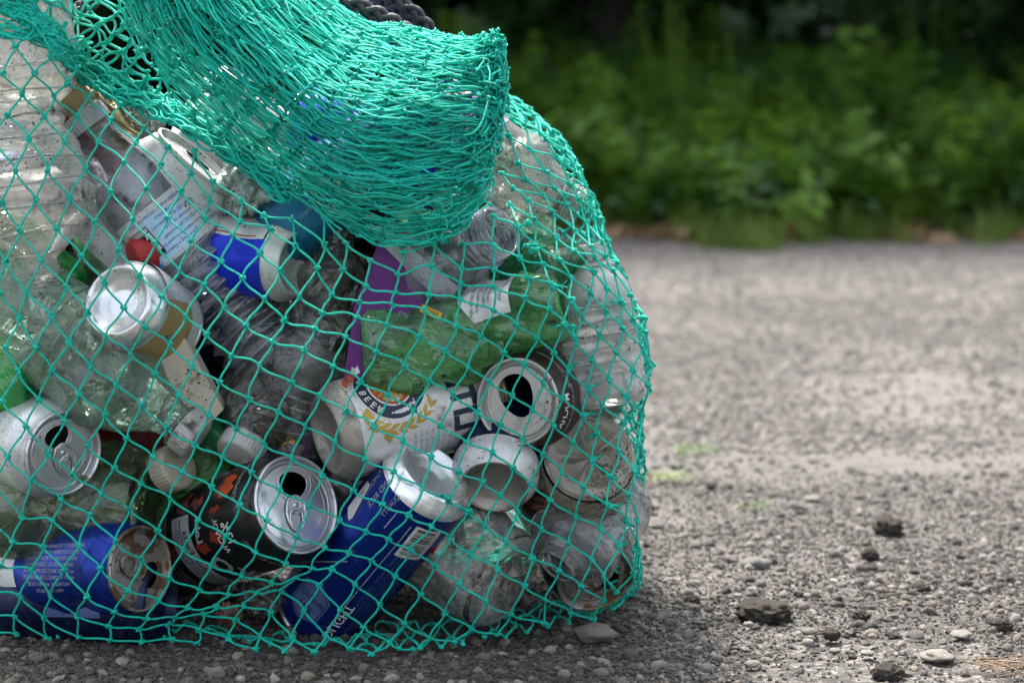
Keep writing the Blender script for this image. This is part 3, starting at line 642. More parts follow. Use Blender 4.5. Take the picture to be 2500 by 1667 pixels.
def ring2(r0, r1, a0=0, a1=360, n=48, ay=1.0):
    v, f = [], []
    for i in range(n + 1):
        a = math.radians(a0 + (a1 - a0) * i / n); v += [(r0 * math.cos(a), r0 * math.sin(a) * ay), (r1 * math.cos(a), r1 * math.sin(a) * ay)]
    for i in range(n): f += [(2 * i, 2 * i + 1, 2 * i + 3, 2 * i + 2)]
    return v, f
def moved(vf, dx, dy, rot=0):
    c, s = math.cos(math.radians(rot)), math.sin(math.radians(rot)); return [(x * c - y * s + dx, x * s + y * c + dy) for x, y in vf[0]], vf[1]

# ---- cans
def can_profile(R, H, rn, short_neck=False):
    nk = 10 if short_neck else 13; g = min(1, R / 33)
    return [(0, 9.5), (10 * g, 8.6), (18 * g, 5.5), (22 * g, 2.6), (23.6 * g, 0.2), (25 * g, 0.0), (26.3 * g, 1.2), (R - 3.2, 5.0), (R - 0.8, 9.0), (R, 12.0), (R, H - nk - 6), (R - 0.8, H - nk - 2.5), (rn + 1.6, H - 6.0), (rn - 0.3, H - 3.5), (rn - 0.3, H - 3.0)]
def ring_tube(pts, r, sides=8): return tubes(np.array([pts], float), r, sides, closed=True)[:2]
def lid_parts(t, shp, H, rn, mat, mat_tab, open_ang=90, hole=(0.36, 0.30), tab=True, dark=None, missing_hole=False, hoff=.5):
    a = Acc(); seg = 64
    pr = [(rn - .3, H - 3.5), (rn + .9, H - 2.9), (rn + 1.1, H - .7), (rn + .4, H), (rn - .6, H - .15), (rn - 1.3, H - 1.6), (rn - 2.0, H - 5.6), (rn - 2.8, H - 6.3), (rn - 3.6, H - 5.6), (rn - 4.2, H - 4.0), (rn - 5.0, H - 3.5)]
    sq = shp.squash or (lambda q: q)
    V = [sq(Vector((r * math.cos(j * 2 * PI / seg), r * math.sin(j * 2 * PI / seg), z))) for r, z in pr for j in range(seg)]
    F = [(i * seg + j, i * seg + (j + 1) % seg, (i + 1) * seg + (j + 1) % seg, (i + 1) * seg + j) for i in range(len(pr) - 1) for j in range(seg)]
    a.add(V, F)
    bm = bmesh.new(); R0 = rn - 5.0
    oa = math.radians(open_ang); hx, hy = R0 * hoff * math.cos(oa), R0 * hoff * math.sin(oa); aw, ah = R0 * hole[0] * 1.15, R0 * hole[1] * 1.15
    def hp(k, g=1.0):
        b = 2 * PI * k / 36; u, w = math.cos(b) * ah * g, math.sin(b) * aw * g * (1.0 + 0.18 * math.cos(b)); return (hx + u * math.cos(oa) - w * math.sin(oa), hy + u * math.sin(oa) + w * math.cos(oa))
    o1 = [bm.verts.new((R0 * math.cos(j * 2 * PI / seg), R0 * math.sin(j * 2 * PI / seg), H - 3.5)) for j in range(seg)]
    es = [bm.edges.new((o1[j], o1[(j + 1) % seg])) for j in range(seg)]
    if not missing_hole:
        o2 = [bm.verts.new((*hp(k), H - 3.5)) for k in range(36)]
        es += [bm.edges.new((o2[j], o2[(j + 1) % 36])) for j in range(36)]
    bmesh.ops.triangle_fill(bm, use_beauty=True, edges=es); bm.verts.index_update()
    a.add([sq(v.co.copy()) for v in bm.verts], [tuple(v.index for v in f.verts) for f in bm.faces]); bm.free()
    if not missing_hole:
        v, f = ring_tube([sq(Vector((*hp(k), H - 3.6))) for k in range(36)], 0.5); a.add(v, f)
        v, f = ring_tube([sq(Vector((*hp(k, 1.28), H - 3.45))) for k in range(36)], 0.28, 6); a.add(v, f)
    # pressed panel outline
    v, f = ring_tube([sq(Vector((R0 * .90 * math.cos(b) * (1 if math.cos(b - oa) > -0.3 else .9), R0 * .90 * math.sin(b) * (1 if math.cos(b - oa) > -0.3 else .9), H - 3.45))) for b in np.linspace(0, 2 * PI, 49)[:-1]], 0.25, 6); a.add(v, f)
    a.build("lid", mat, t)
    if tab:
        b_ = Acc(); o2_ = oa + PI; ux, uy = math.cos(o2_), math.sin(o2_); vx, vy = -uy, ux
        def tp(u, w, z): return sq(Vector((ux * u + vx * w, uy * u + vy * w, H - 3.5 + z)))
        def outline(c, ru, rw, n=28): return [tp(c + ru * math.cos(q), rw * math.sin(q) * (1 - 0.12 * math.cos(q)), 1.5) for q in np.linspace(0, 2 * PI, n + 1)[:-1]]
        v, f = ring_tube(outline(5.5, 11.5, 7.3), 0.95, 8); b_.add(v, f)
        v, f = ring_tube(outline(9.3, 6.3, 4.9), 0.75, 8); b_.add(v, f)
        v, f = ring_tube(outline(-0.6, 4.3, 4.1, 20), 0.6, 6); b_.add(v, f)
        # flat web between the rings
        n = 28; o_ = outline(5.5, 11.3, 7.1); i1 = outline(9.3, 6.3, 4.9)
        for (c, ru, rw) in ((1.0, 4.8, 5.6),):
            q0 = [tp(c + ru * math.cos(q), rw * math.sin(q), 1.3) for q in np.linspace(0, 2 * PI, 25)[:-1]]; q1 = [tp(-0.6 + 3.2 * math.cos(q), 3.2 * math.sin(q), 1.0) for q in np.linspace(0, 2 * PI, 25)[:-1]]
            b_.add(q0 + q1, [(k, (k + 1) % 24, 24 + (k + 1) % 24, 24 + k) for k in range(24)])
        b_.add(o_ + i1, [(k, (k + 1) % n, n + (k + 1) % n, n + k) for k in range(n)])
        tb = b_.build("pull_tab", mat_tab, t)
        c_ = Acc(); prr = [(0.1, 2.4), (1.5, 2.2), (1.9, 1.2), (2.6, 0.6), (2.8, 0.0)]
        V = [sq(Vector((r * math.cos(j * PI / 8), r * math.sin(j * PI / 8), H - 3.5 + z))) for r, z in prr for j in range(16)]
        c_.add(V, [(i * 16 + j, i * 16 + (j + 1) % 16, (i + 1) * 16 + (j + 1) % 16, (i + 1) * 16 + j) for i in range(4) for j in range(16)]); c_.build("rivet", mat_tab, tb)
def can(Mx, label, mat, R=33, H=122, rn=27, base_mat=None, lid_mat=None, seed=1, crum=0, cf=0.03, wob=0, dents=(), squash=None, open_ang=90, tab=True, name="drink_can", hole=(0.36, 0.30), group="crushed drink cans in the net", neck_mat=None, hoff=.5):
    t = empty(name, Mx, label, "can", group)
    s = Shape(can_profile(R, H, rn), seed, crum, cf, wob, dents, squash)
    s.body("body", mat, t, 72, 2.5, 11.5, H)
    # bare metal base and neck
    pr = s.prof; sb = Shape([p for p in pr if p[1] <= 12.0 or False][:10], seed, 0, cf, 0, (), squash); sb.H = H
    sb.body("base", base_mat or M['silver'], t, 72, 1.5)
    nk = Shape([(R - 0.5, H - 16.5), (rn + 2.0, H - 6.0), (rn + 0.1, H - 3.3)], seed, 0, cf, 0, (), squash); nk.H = H
    nk.body("neck", neck_mat or mat, t, 72, 1.5)
    lid_parts(t, s, H, rn, lid_mat or M['silver'], lid_mat or M['silver'], open_ang, hole, tab, hoff=hoff)
    return t, s
# ---- bottles
def bottle_profile(R, L, rn=13.0, neck=0.10, shoulder=0.24, base='petal', waist=0.0):
    p = [(0, 5), (R * .35, 4), (R * .62, 1.0), (R * .75, 0.0), (R * .88, 1.6), (R * .97, 6), (R, 12)]
    zs = L * (1 - neck - shoulder); p += [(R, zs * 0.45), (R * (1 - waist), zs * 0.55), (R * (1 - waist), zs * 0.65), (R, zs * 0.78), (R, zs)]
    for i in range(1, 9):
        q = i / 8; p.append((rn + (R - rn) * (0.5 + 0.5 * math.cos(q * PI)) ** 0.85, zs + L * shoulder * q))
    p += [(rn, L - 16), (rn + 2.6, L - 15.4), (rn + 2.6, L - 14), (rn, L - 13.4), (rn, L - 0.8), (rn - 0.6, L), (rn - 1.4, L - 0.4), (rn - 1.6, L - 2)]
    return p
def neck_thread(t, L, rn, mat, turns=2.2, r=0.55, z0=11, pitch=3.0, squash=None):
    a = np.linspace(0, turns * 2 * PI, int(turns * 26)); P = np.stack([(rn + .35) * np.cos(a), (rn + .35) * np.sin(a), L - z0 + pitch * a / (2 * PI)], -1)
    if squash: P = np.array([tuple(squash(Vector(q))) for q in P])
    v, f, u = tubes(P[None], r, 6); A = Acc(); A.add(v, [tuple(int(x) for x in q) for q in f]); A.build("screw_thread", mat, t)
def cap_part(t, L, rn, mat, h=13, squash=None, name="cap"):
    A = Acc(); n = 144; R = rn + 2.2
    pr = [(R, L - h), (R, L - h + 1.5), (R, L - 1.5), (R - 0.8, L + .4), (R - 2.0, L + .9), (0.1, L + .7)]
    V = []
    for i, (r, z) in enumerate(pr):
        for j in range(n):
            rr = r + (0.45 if (j // 2) % 2 == 0 and i in (1, 2) else 0); q = Vector((rr * math.cos(j * 2 * PI / n), rr * math.sin(j * 2 * PI / n), z)); V.append(squash(q) if squash else q)
    A.add(V, [(i * n + j, i * n + (j + 1) % n, (i + 1) * n + (j + 1) % n, (i + 1) * n + j) for i in range(len(pr) - 1) for j in range(n)])
    o = A.build(name, mat, t); return o
def rib_rings(t, s, zs, slant, mat, r=0.9, off=0.1):
    """moulded ribs round a bottle, each its own part"""
    for z0 in zs:
        pts = []
        for k in range(72):
            a = 2 * PI * k / 72; pts.append(tuple(s.pt(a, z0 + slant * math.sin(a + .6) + .8 * math.sin(3 * a + z0), None, off)))
        v, f = ring_tube(pts, r, 6); A = Acc(); A.add(v, [tuple(int(x) for x in q) for q in f]); A.build("moulded_rib", mat, t)
def petals(t, R, mat, squash=None, depth=7.0):
    """moulded five-petal base with its centre gate"""
    A = Acc(); nr, na = 22, 90; V = []
    for i in range(nr + 1):
        r = R * 0.96 * i / nr
        for j in range(na):
            a = j * 2 * PI / na; g = max(0, math.cos(5 * a)) ** 2.2; q = i / nr
            z = 5.5 * (1 - q) ** 1.2 + depth * (1 - g) * math.sin(min(1, q * 1.35) * PI) * 0.9 - 1.2 * math.sin(q * PI) * g
            if q > .92: z += (q - .92) * 40
            v = Vector((r * math.cos(a), r * math.sin(a), z - 0.6)); V.append(squash(v) if squash else v)
    F = [(i * na + j, i * na + (j + 1) % na, (i + 1) * na + (j + 1) % na, (i + 1) * na + j) for i in range(nr) for j in range(na)]
    A.add(V, F); return A.build("moulded_base", mat, t)
def bottle(Mx, label, mat, R=33, L=205, rn=13, seed=1, crum=0, cf=0.04, wob=0, dents=(), squash=None, ribs=None, cap=None, waist=0.0, neck=.10, shoulder=.24, petal=False, name="plastic_bottle", group="plastic bottles in the net", seg=72, thread=True):
    t = empty(name, Mx, label, "bottle", group)
    s = Shape(bottle_profile(R, L, rn, neck, shoulder, waist=waist), seed, crum, cf, wob, dents, squash, ribs)
    full = s.prof
    if petal: s.prof = full[5:]
    s.body("body", mat, t, seg, 2.2); s.prof = full
    if thread: neck_thread(t, L, rn, mat, squash=squash)
    if petal: petals(t, R, mat, squash)
    if cap: cap_part(t, L, rn, cap, squash=squash)
    return t, s
def flat(k, ax='x', lean=0.0, bend=0.0):
    def f(v):
        x, y, z = v
        if ax == 'x': x *= k; y *= (1 + (1 - k) * 0.35)
        else: y *= k; x *= (1 + (1 - k) * 0.35)
        x += lean * z + bend * (z / 100) ** 2 * 10
        return Vector((x, y, z))
    return f
def pr_part(shp, t, name, mat, items, off=0.25):
    """items: (2d mesh, u0 mm round the body, z0 mm, rotation)"""
    A = Acc()
    for (vf, u0, z0, rot) in items: shp.wrap(A, vf[0], vf[1], u0, z0, rot, off)
    return A.build(name, mat, t, smooth=False)

# ================================================================== the things in the net
# 1 cloudy upside-down bottle at the left edge
Mx = place(100, 722, 0.036, 97, 84, 205, 'mouth', 0)
t, s = bottle(Mx, "tall cloudy dirt-specked bottle upside down at the left edge, mouth at the bottom", M['cloudy'], R=42, L=205, rn=13.5, seed=3, crum=1.2, cf=0.03, wob=3, ribs=(60, 195, 8, 2.4, 0.15), waist=0.30, neck=.09, shoulder=.2, squash=None, seg=80)
M['rib_cloudy'] = mat_clear('cloudy_rib_plastic', (.95, .95, .93), .6, (.76, .75, .71), .9, .12, .3, 60)
rib_rings(t, s, [58 + 15 * k for k in range(9)], 2.0, M['rib_cloudy'], .9, -.2)
# 2 gold and red crushed can
Mx = place(262, 240, 0.025, 222, 72, 60, 'mouth')
t, s = can(Mx, "gold and dark red can crushed flat with its tab edge-on, top left", M['gold'], R=31, H=60, rn=27, lid_mat=M['gold'], base_mat=M['gold'], seed=2, crum=2, wob=5, squash=flat(0.42, 'x'), open_ang=0)
pr_part(s, t, "red_band", M['crimson'], [(rect2(150, 12), 0, 30, 0)], 0.4)
# 3 water bottle with blue label
Mx = place(196, 288, 0.026, -51.5, 87, 212, 'mouth', 0)
t, s = bottle(Mx, "clear water bottle with pale blue mirrored label and ribbed lower half, neck up left", M['clear_clean'], R=33, L=214, rn=15.5, seed=5, crum=0.7, cf=0.03, wob=2, ribs=(12, 96, 8, 4.6, 0.5), neck=.09, shoulder=.25, seg=90)
M['rib'] = mat_clear('rib_plastic', (.93, .93, .97), .35, (.78, .78, .86), .2, .05, .2, 60, edge=.9, refl=.6)
rib_rings(t, s, [17 + 9.6 * k for k in range(9)], 5.0, M['rib'], .8)
cap_part(t, 214, 15.5, mat_clear("frosted_neck_plastic", (.95, .95, .95), .8, (.68, .70, .70), .2, .2), 12, name="neck_finish")
A = Acc(); s.wrap(A, *rect2(78, 38), 2, 119, 0, 0.25); lab = A.build("label", M['paper'], t)
pr_part(s, lab, "blue_wash", M['p_sky'], [(poly2([(-12, -17), (22, -17), (26, 4), (10, 14), (-14, 10)]), 0, 119, 0)], 0.5)
pr_part(s, lab, "azure_wash", M['p_azure'], [(poly2([(20, -18.5), (38, -18.5), (38, 4), (31, -2), (27, -10)]), 0, 119, 0)], 0.5)
lines = ["REVERSE OSMOSIS PURIFIED WATER, CALCIUM CHLORIDE,", "SODIUM BICARBONATE.", "DISTRIBUTED BY: Walmart Inc.,", "Bentonville, AR 72716", "BOTTLED BY: Niagara Bottling,", "See package for replacement or money back", "1-888-287-1915 or visit us online at walmart.com"]
pr_part(s, lab, "label_text", M['p_blue'], [(text2(l, 3.0 if i != 2 else 3.6, maxlen=6, sx_=0.8), 8, 133 - i * 4.4, 0) for i, l in enumerate(lines)], 0.8)
items = [(rect2(15.5, 20), 0, 0, 0)]
wb = pr_part(s, lab, "recycling_panel", M['p_white'], [(moved(rect2(15.5, 21), 20.5, 0), 0, 118, 0)], 0.7)
blk = [moved(rect2(.7, 21), 20.5 - 7.7, 0), moved(rect2(.7, 21), 20.5 + 7.7, 0), moved(rect2(15.5, .7), 20.5, 10.4), moved(rect2(15.5, .7), 20.5, 6.8), moved(rect2(15.5, .7), 20.5, -3.6), moved(rect2(15.5, 3.2), 20.5, -9.0)]
for k in range(3):
    a = 90 + k * 120
    ar = poly2([(-3.2, 1.3), (1.0, 1.3), (1.0, 2.6), (3.6, 0), (1.0, -2.6), (1.0, -1.3), (-3.2, -1.3)]); c = math.radians(a)
    blk.append(moved(ar, 20.5 + 3.3 * math.cos(c), 1.6 + 3.3 * math.sin(c), a - 90 + 0))
blk.append(moved(text2("PLASTIC", 3.3, maxlen=6, sx_=.9), 20.5, -5.6)); blk.append(moved(text2("PLEASE RECYCLE", 2.2, maxlen=6, sx_=.7), 20.5, 8.6))
pr_part(s, lab, "recycling_mark", M['p_black'], [(b, 0, 118, 0) for b in blk], 0.95)
pr_part(s, lab, "bottle_word", M['p_white'], [(moved(text2("BOTTLE", 3.1, maxlen=6), 20.5, -9.0), 0, 118, 0)], 1.15)
pr_part(s, lab, "web_text", M['p_blue'], [(moved(text2("how2recycle.info", 2.6, maxlen=6, sx_=.9), 30.5, 0, 90), 0, 118, 0)], 0.95)
A = Acc(); rd = random.Random(4)
for k in range(150):
    th = rd.gauss(0, 0.75); z = rd.uniform(16, 172); q = s.pt(th, z, None, 0.1); r = rd.uniform(.3, 1.0); n = Vector((math.cos(th), math.sin(th), 0))
    if 99 < z < 139: continue
    bm = bmesh.new(); bmesh.ops.create_icosphere(bm, subdivisions=1, radius=r); A.add([q + v.co for v in bm.verts], [tuple(v.index for v in f.verts) for f in bm.faces]); bm.free()
d_ = A.build("water_drops", M['drop'], t); d_["kind"] = "stuff"
# red cap ring scrap peeping behind it
Mx = place(300, 640, 0.052, 20, 60, 20, 'mouth'); t = empty("bottle_cap", Mx, "red screw cap glimpsed above the round white can bottom", "bottle cap"); cap_part(t, 12, 9.5, M['p_red'], name="cap_shell")
# 4 white crushed can top centre-left
Mx = place(500, 372, 0.040, 228, 78, 112, 'mouth')
t, s = can(Mx, "crushed white can with its rim edge-on behind the blue-labelled bottle", M['white'], R=33, H=105, rn=28, lid_mat=M['lid_white'], seed=8, crum=3, cf=.025, wob=5, squash=flat(0.62, 'x'), open_ang=180, tab=False)
# 5 foil scraps
def crumple_ball(px, py, dep, r, mat, label, cat, name, seed, sc3=(1, 0.8, 1), amp=0.35):
    bm = bmesh.new(); bmesh.ops.create_icosphere(bm, subdivisions=5, radius=1)
    for v in bm.verts:
        q = v.co * 2.2 + Vector((seed, 0, 0)); d1, _ = noise.voronoi(q); d2, _ = noise.voronoi(q * 2.7)
        v.co *= 1 + amp * ((d1[1] - d1[0]) - 0.4) + amp * .5 * ((d2[1] - d2[0]) - .4) + 0.2 * noise.noise(v.co * 1.5 + Vector((seed, 1, 1)))
        v.co = Vector((v.co.x * sc3[0], v.co.y * sc3[1], v.co.z * sc3[2])) * r
    me = bpy.data.meshes.new(name); bm.to_mesh(me); bm.free(); o = new_obj(name, me, mat); o.location = at(px, py, hullY(px, py) + dep); tag(o, label, cat); return o
crumple_ball(352, 280, 0.05, 0.017, M['foil'], "small grey crumpled foil lump beside the gold can", "foil", "crumpled_foil", 3)
crumple_ball(615, 452, 0.055, 0.026, M['foil'], "greenish crumpled foil lump under the edge of the folded net", "foil", "crumpled_foil", 9)
# white tubs behind the fold
Mx = place(470, 250, 0.085, -35, 75, 150, 'base')
bottle(Mx, "smooth white bottle behind the folded net, top left of the fold", mat_paint("smooth_white_plastic", (.62, .62, .60), .35, 0, .3), R=36, L=190, rn=18, seed=11, wob=2)
# 6 blue, white and red-lined can
Mx = place(728, 644, 0.055, 176, 58, 60, 'base')
t, s = can(Mx, "blue and white can with a red line, its dished grey bottom facing right", M['white'], R=27, H=75, rn=24, base_mat=M['lid_white'], seed=12, wob=3, crum=.8)
pr_part(s, t, "blue_field", M['royal'], [(rect2(64, 54), -19, 38, 0)], 0.2); pr_part(s, t, "red_line", M['p_red'], [(moved(rect2(.9, 40), 0, 0), 15.5, 40, 0)], 0.22)
# 7 teal can behind
Mx = place(672, 585, 0.075, 42, 84, 122, 'base')
t, s = can(Mx, "teal blue can lying behind the blue and white one", M['teal'], R=28, H=150, rn=27, seed=14, wob=2, base_mat=M['teal'])
pr_part(s, t, "tick_marks", M['p_dim'], [(rect2(.7, 5), -20 + k * 2.2, 92, 0) for k in range(16)], .3)
pr_part(s, t, "can_text", M['p_dim'], [(text2("CONTAINS ALCOHOL", 4, maxlen=6), 0, 60 - k * 9, 90) for k in range(3)], .3)
# 8 white can with tan print, round bottom to the camera
Mx = place(286, 733, 0.004, -47, 30, 118, 'base')
t, s = can(Mx, "white can with tan side, its round shiny bottom facing up left", M['white'], R=30, H=64, rn=27, base_mat=mat_paint("bright_can_base", (.74, .75, .76), .22, .85, .3), seed=16, wob=2, crum=.6)
pr_part(s, t, "tan_panel", M['tan'], [(poly2([(-30, -14), (26, -16), (30, 12), (0, 18), (-28, 14)]), 8, 30, 0)], .25)
# card cone of white board below it
def panel(name, pts, mat, parent, th=0.0006):
    """flat board piece with thickness from world points"""
    n = (pts[1] - pts[0]).cross(pts[2] - pts[0]).normalized() * th; m = len(pts)
    V = [p for p in pts] + [p + n for p in pts]; F = [tuple(range(m)), tuple(range(2 * m - 1, m - 1, -1))] + [(i, (i + 1) % m, m + (i + 1) % m, m + i) for i in range(m)]
    O = parent.matrix_world.translation; me = mesh_py(name, [v - O for v in V], F); return new_obj(name, me, mat, parent, False)
def H_(px, py, dep): return at(px, py, hullY(px, py) + dep)
t = empty("carton", Matrix.Translation(H_(470, 930, .04)), "dirty cream board carton wedged below the round white can bottom", "carton", None)
panel("side_panel", [H_(345, 890, .030), H_(450, 825, .026), H_(545, 1000, .028), H_(500, 1045, .032)], M['cream'], t); panel("side_panel", [H_(450, 825, .0265), H_(480, 850, .05), H_(550, 985, .055), H_(545, 1000, .0285)], M['cream'], t)
# 9 big pale green-clear bottle with white cap
Mx = place(482, 1072, 0.026, 144, 80, 235, 'mouth')
t, s = bottle(Mx, "large pale green crinkled bottle lying diagonally at left with a white cap", M['pale_green'], R=39, L=235, rn=13, seed=18, crum=2.2, cf=.035, wob=3, cap=M['cap_white'], waist=.08, neck=.09, shoulder=.2, seg=90)
rib_rings(t, s, [30, 42, 54, 118, 130], 2.5, M['pale_green'], .8)
# 10 bright green bottle at left edge
Mx = place(95, 935, 0.045, 178, 84, 150, 'base'); bottle(Mx, "bright green bottle at the left edge above the silver can", M['bright_green'], R=30, L=190, seed=19, crum=2, wob=3)
Mx = place(178, 708, 0.062, 140, 70, 120, 'base'); bottle(Mx, "bright green bottle glimpsed behind the dirty bottle mouth", M['bright_green'], R=15, L=90, rn=8, seed=20, crum=2, wob=3)
# 11 silver-white can with open lid, left
Mx = place(158, 1106, 0.010, 176, 44, 122, 'mouth', 0)
t, s = can(Mx, "silver white can at left, opened lid with pull tab facing right", M['silver_white'], R=33, H=122, rn=27, lid_mat=M['silver'], seed=21, wob=1, dents=[(2.4, 60, 14, 2)], open_ang=-49)
pr_part(s, t, "faint_text", M['p_grey'], [(text2("PLEASE RECYCLE", 4, maxlen=6), -20, 88 - k * 6, 0) for k in range(2)], .2)
# 12 lower clear bottle with ridged white mouth ring
Mx = place(425, 1142, 0.040, 205, 58, 180, 'mouth')
bottle(Mx, "pale crumpled bottle below the white cap, ribbed cream cap towards the camera", M['olive'], R=34, L=185, rn=13, seed=23, crum=2.5, wob=4, cap=mat_paint("cream_cap", (.40, .38, .29), .4, 0, 1.0))
Mx = place(360, 1262, 0.040, 178, 84, 220, 'base'); bottle(Mx, "murky olive green bottle lying above the blue can", M['olive'], R=33, L=235, seed=24, crum=2.2, wob=4, petal=True)
# 13 green capped bottle in the middle
Mx = place(556, 1042, 0.055, 235, 62, 160, 'mouth'); bottle(Mx, "dark green capped bottle between the two white caps", M['green'], R=30, L=165, rn=17, seed=26, crum=1.5, wob=3, cap=M['cap_green'])
# 14 dusky bottle with white ridged cap
Mx = place(596, 1082, 0.040, 60, 50, 70, 'mouth'); bottle(Mx, "dusky brown clear bottle pointing down with a ridged white cap", M['dusky'], R=26, L=80, rn=13, seed=27, crum=2.5, wob=4, cap=M['cap_white'])
# 15 black can with flame print
Mx = place(722, 1232, 0.006, 207, 47, 190, 'mouth', 0)
t, s = can(Mx, "tall black can with dark red flame print and open silver lid at its upper right", M['black_can'], R=36.5, H=192, rn=31.5, lid_mat=M['silver'], seed=30, wob=1.5, open_ang=-107)
FL = []
rd = random.Random(12)
for k in range(44):
    u = rd.uniform(-62, 12); z = rd.uniform(20, 160); h = rd.uniform(10, 24); w = rd.uniform(3, 7)
    FL.append((poly2([(0, -h / 2), (w, -h / 4), (w * .5, 0), (w * 1.2, h / 4), (0.2, h / 2), (-w * .2, h / 5), (-w * .8, 0), (-w * .3, -h / 4)]), u, z, rd.uniform(-25, 25)))
pr_part(s, t, "flame_print", M['p_flame'], FL, .15)
pr_part(s, t, "ember_print", M['p_orange'], [(poly2([(-9, -6), (-3, -8), (2, -5), (8, -7), (9, 2), (4, 9), (0, 5), (-4, 10), (-10, 4)]), -30, 160, 0)], .22)
pr_part(s, t, "alcohol_text", M['p_white'], [(text2("12%", 12, bold=.15, sx_=.8), 4, 160, 0), (text2("ALC/VOL", 7.2, bold=.1, sx_=.85), 4, 150.5, 0)], .3)
pr_part(s, t, "warning_text", M['p_grey'], [(text2(l, 4.3, maxlen=6, bold=.03), 22, 88 - k * 5.0, 0) for k, l in enumerate(["GOVERNMENT WARNING: (1) ACCORDING", "TO THE SURGEON GENERAL, WOMEN SHOULD", "NOT DRINK ALCOHOLIC BEVERAGES DURING", "PREGNANCY BECAUSE OF THE RISK OF BIRTH", "DEFECTS. (2) CONSUMPTION OF ALCOHOLIC", "BEVERAGES IMPAIRS YOUR ABILITY TO"])], .3)
bd = pr_part(s, t, "facts_band", M['p_grey'], [(rect2(66, 21), 16, 108, 0)], .3)
pr_part(s, bd, "facts_text", M['p_black'], [(text2("Alcohol Facts", 8.4, bold=.08), 16, 113, 0), (rect2(62, .8), 16, 108, 0), (text2("Serving Size 8 fl oz  (237 ml)    4.25", 3.4, maxlen=6), 16, 105.5, 0), (rect2(62, .4), 16, 103.5, 0), (text2("Calories 200  Carbohydrate", 3.4, maxlen=6), 16, 101, 0)], .5)
pr_part(s, t, "name_print", M['p_grey'], [(text2("LOKO", 21, bold=.7), 44, 138, -20)], .35)
pr_part(s, t, "script_name", M['p_grey'], [(text2("Loko", 9, bold=.4, shear=.2), -4, 128, 10)], .35)
pr_part(s, t, "flavour_text", M['p_grey'], [(text2("FRUIT PUNCH", 8.5, shear=.35), -44, 122, -90)], .35)
pr_part(s, t, "enjoy_text", M['p_grey'], [(text2("Enjoy", 8, shear=.4), -34, 88, -60)], .35)
pr_part(s, t, "rim_text", M['p_grey'], [(text2("CONTAINS ALCOHOL", 4.6), 34, 172.5, 0)], .35)
pr_part(s, t, "rim_text", M['p_grey'], [(text2("CONTAINS ALCOHOL", 4.6), -40, 172.5, 0)], .35)
pr_part(s, t, "white_flash", M['p_white'], [(poly2([(-3, -12), (3, -13), (3.5, 10), (-3, 14)]), -58, 146, 8)], .35)
# 16 blue can leaning, silver bottom up right
Mx = place(1062, 1150, 0.010, 233, 66, 157, 'base')
t, s = can(Mx, "deep blue tall can leaning diagonally with a shiny silver bottom at its upper end", M['blue'], R=32.5, H=157, rn=27, base_mat=mat_paint("mirror_can_base", (.88, .90, .90), .26, .85, .2), seed=33, wob=.8)
sh2 = Shape([(26.3, 1.2), (29, 4.5), (31.6, 9), (32.3, 10.8)], 1); sh2.body("silver_foot", mat_paint("silver_foot_paint", (.75, .77, .78), .2, .7, .2), t, 72, 1.5)
bc = pr_part(s, t, "barcode_panel", M['p_white'], [(rect2(20, 29), -24, 36, 0)], .3)
rd = random.Random(8); bars = []; v_ = -12.5
while v_ < 11.5:
    w = rd.choice([.45, .45, .8, 1.2]); bars.append((moved(rect2(14, w), -1, v_), -24, 36, 0)); v_ += w + rd.choice([.45, .7, 1.1])
pr_part(s, bc, "barcode", M['p_black'], bars, .5); pr_part(s, bc, "barcode_digits", M['p_black'], [(moved(text2("0 18200 53030", 3), 8, 0, 90), -24, 36, 0)], .5)
pr_part(s, t, "white_stroke", M['p_white'], [(poly2([(-3.5, -14), (3, -16), (4, 6), (10, 8), (9, 13), (-1, 11)]), 34, 44, 0)], .3)
pr_part(s, t, "small_slogan", M['p_dim'], [(text2("AND RICE", 6), 20, 22, 90), (text2("CHOICE", 6), 30, 24, 90), (text2("QUALITY", 5), 8, 21, 90)], .3)
pr_part(s, t, "thin_line", M['p_dim'], [(rect2(.7, 108), -11, 78, 0), (rect2(.7, 18), 2, 28, 0), (moved(rect2(.7, 50), 0, 0), 22, 96, 38)], .3)
pr_part(s, t, "fine_text", M['p_steel'], [(text2(l, 3.2, maxlen=6), -17 - k * 3.6, 84, -90) for k, l in enumerate(["BUD LIGHT IS A REGISTERED TRADEMARK. BREWED BY", "ANHEUSER-BUSCH, INC., ST. LOUIS, MO 63118", "GOVERNMENT WARNING: ACCORDING TO THE SURGEON GENERAL", "CONSUMPTION OF ALCOHOLIC BEVERAGES IMPAIRS YOUR", "ABILITY TO DRIVE A CAR OR OPERATE MACHINERY", "CA CASH REFUND ME VT NY 5c"])], .3)
hx = [(0, 17), (13, 11), (13, -9), (0, -18), (-13, -9), (-13, 11)]
hp_ = pr_part(s, t, "crest_panel", M['p_steel'], [(poly2(hx), 10, 122, 0)], .3)
ol = []
for k in range(6):
    (x0, y0), (x1, y1) = hx[k], hx[(k + 1) % 6]; x0, y0, x1, y1 = [q * .88 for q in (x0, y0, x1, y1)]; l = math.hypot(x1 - x0, y1 - y0); ol.append((moved(rect2(l, .6), (x0 + x1) / 2, (y0 + y1) / 2, math.degrees(math.atan2(y1 - y0, x1 - x0))), 10, 122, 0))
pr_part(s, hp_, "crest_lettering", M['p_navy'], ol + [(text2("THE", 7, bold=.05), 10, 128, 0), (text2("Original", 7, shear=.35), 10, 120, 0)], .5)
pr_part(s, t, "name_print", M['p_white'], [(text2("BUDLIGHT", 9.5, bold=.15), -14, 128, -90)], .35)
pr_part(s, t, "pin_stripes", M['p_dim'], [(rect2(1.0 - .1 * k, 44), 32 + k * 2.6, 122, 0) for k in range(5)], .3)
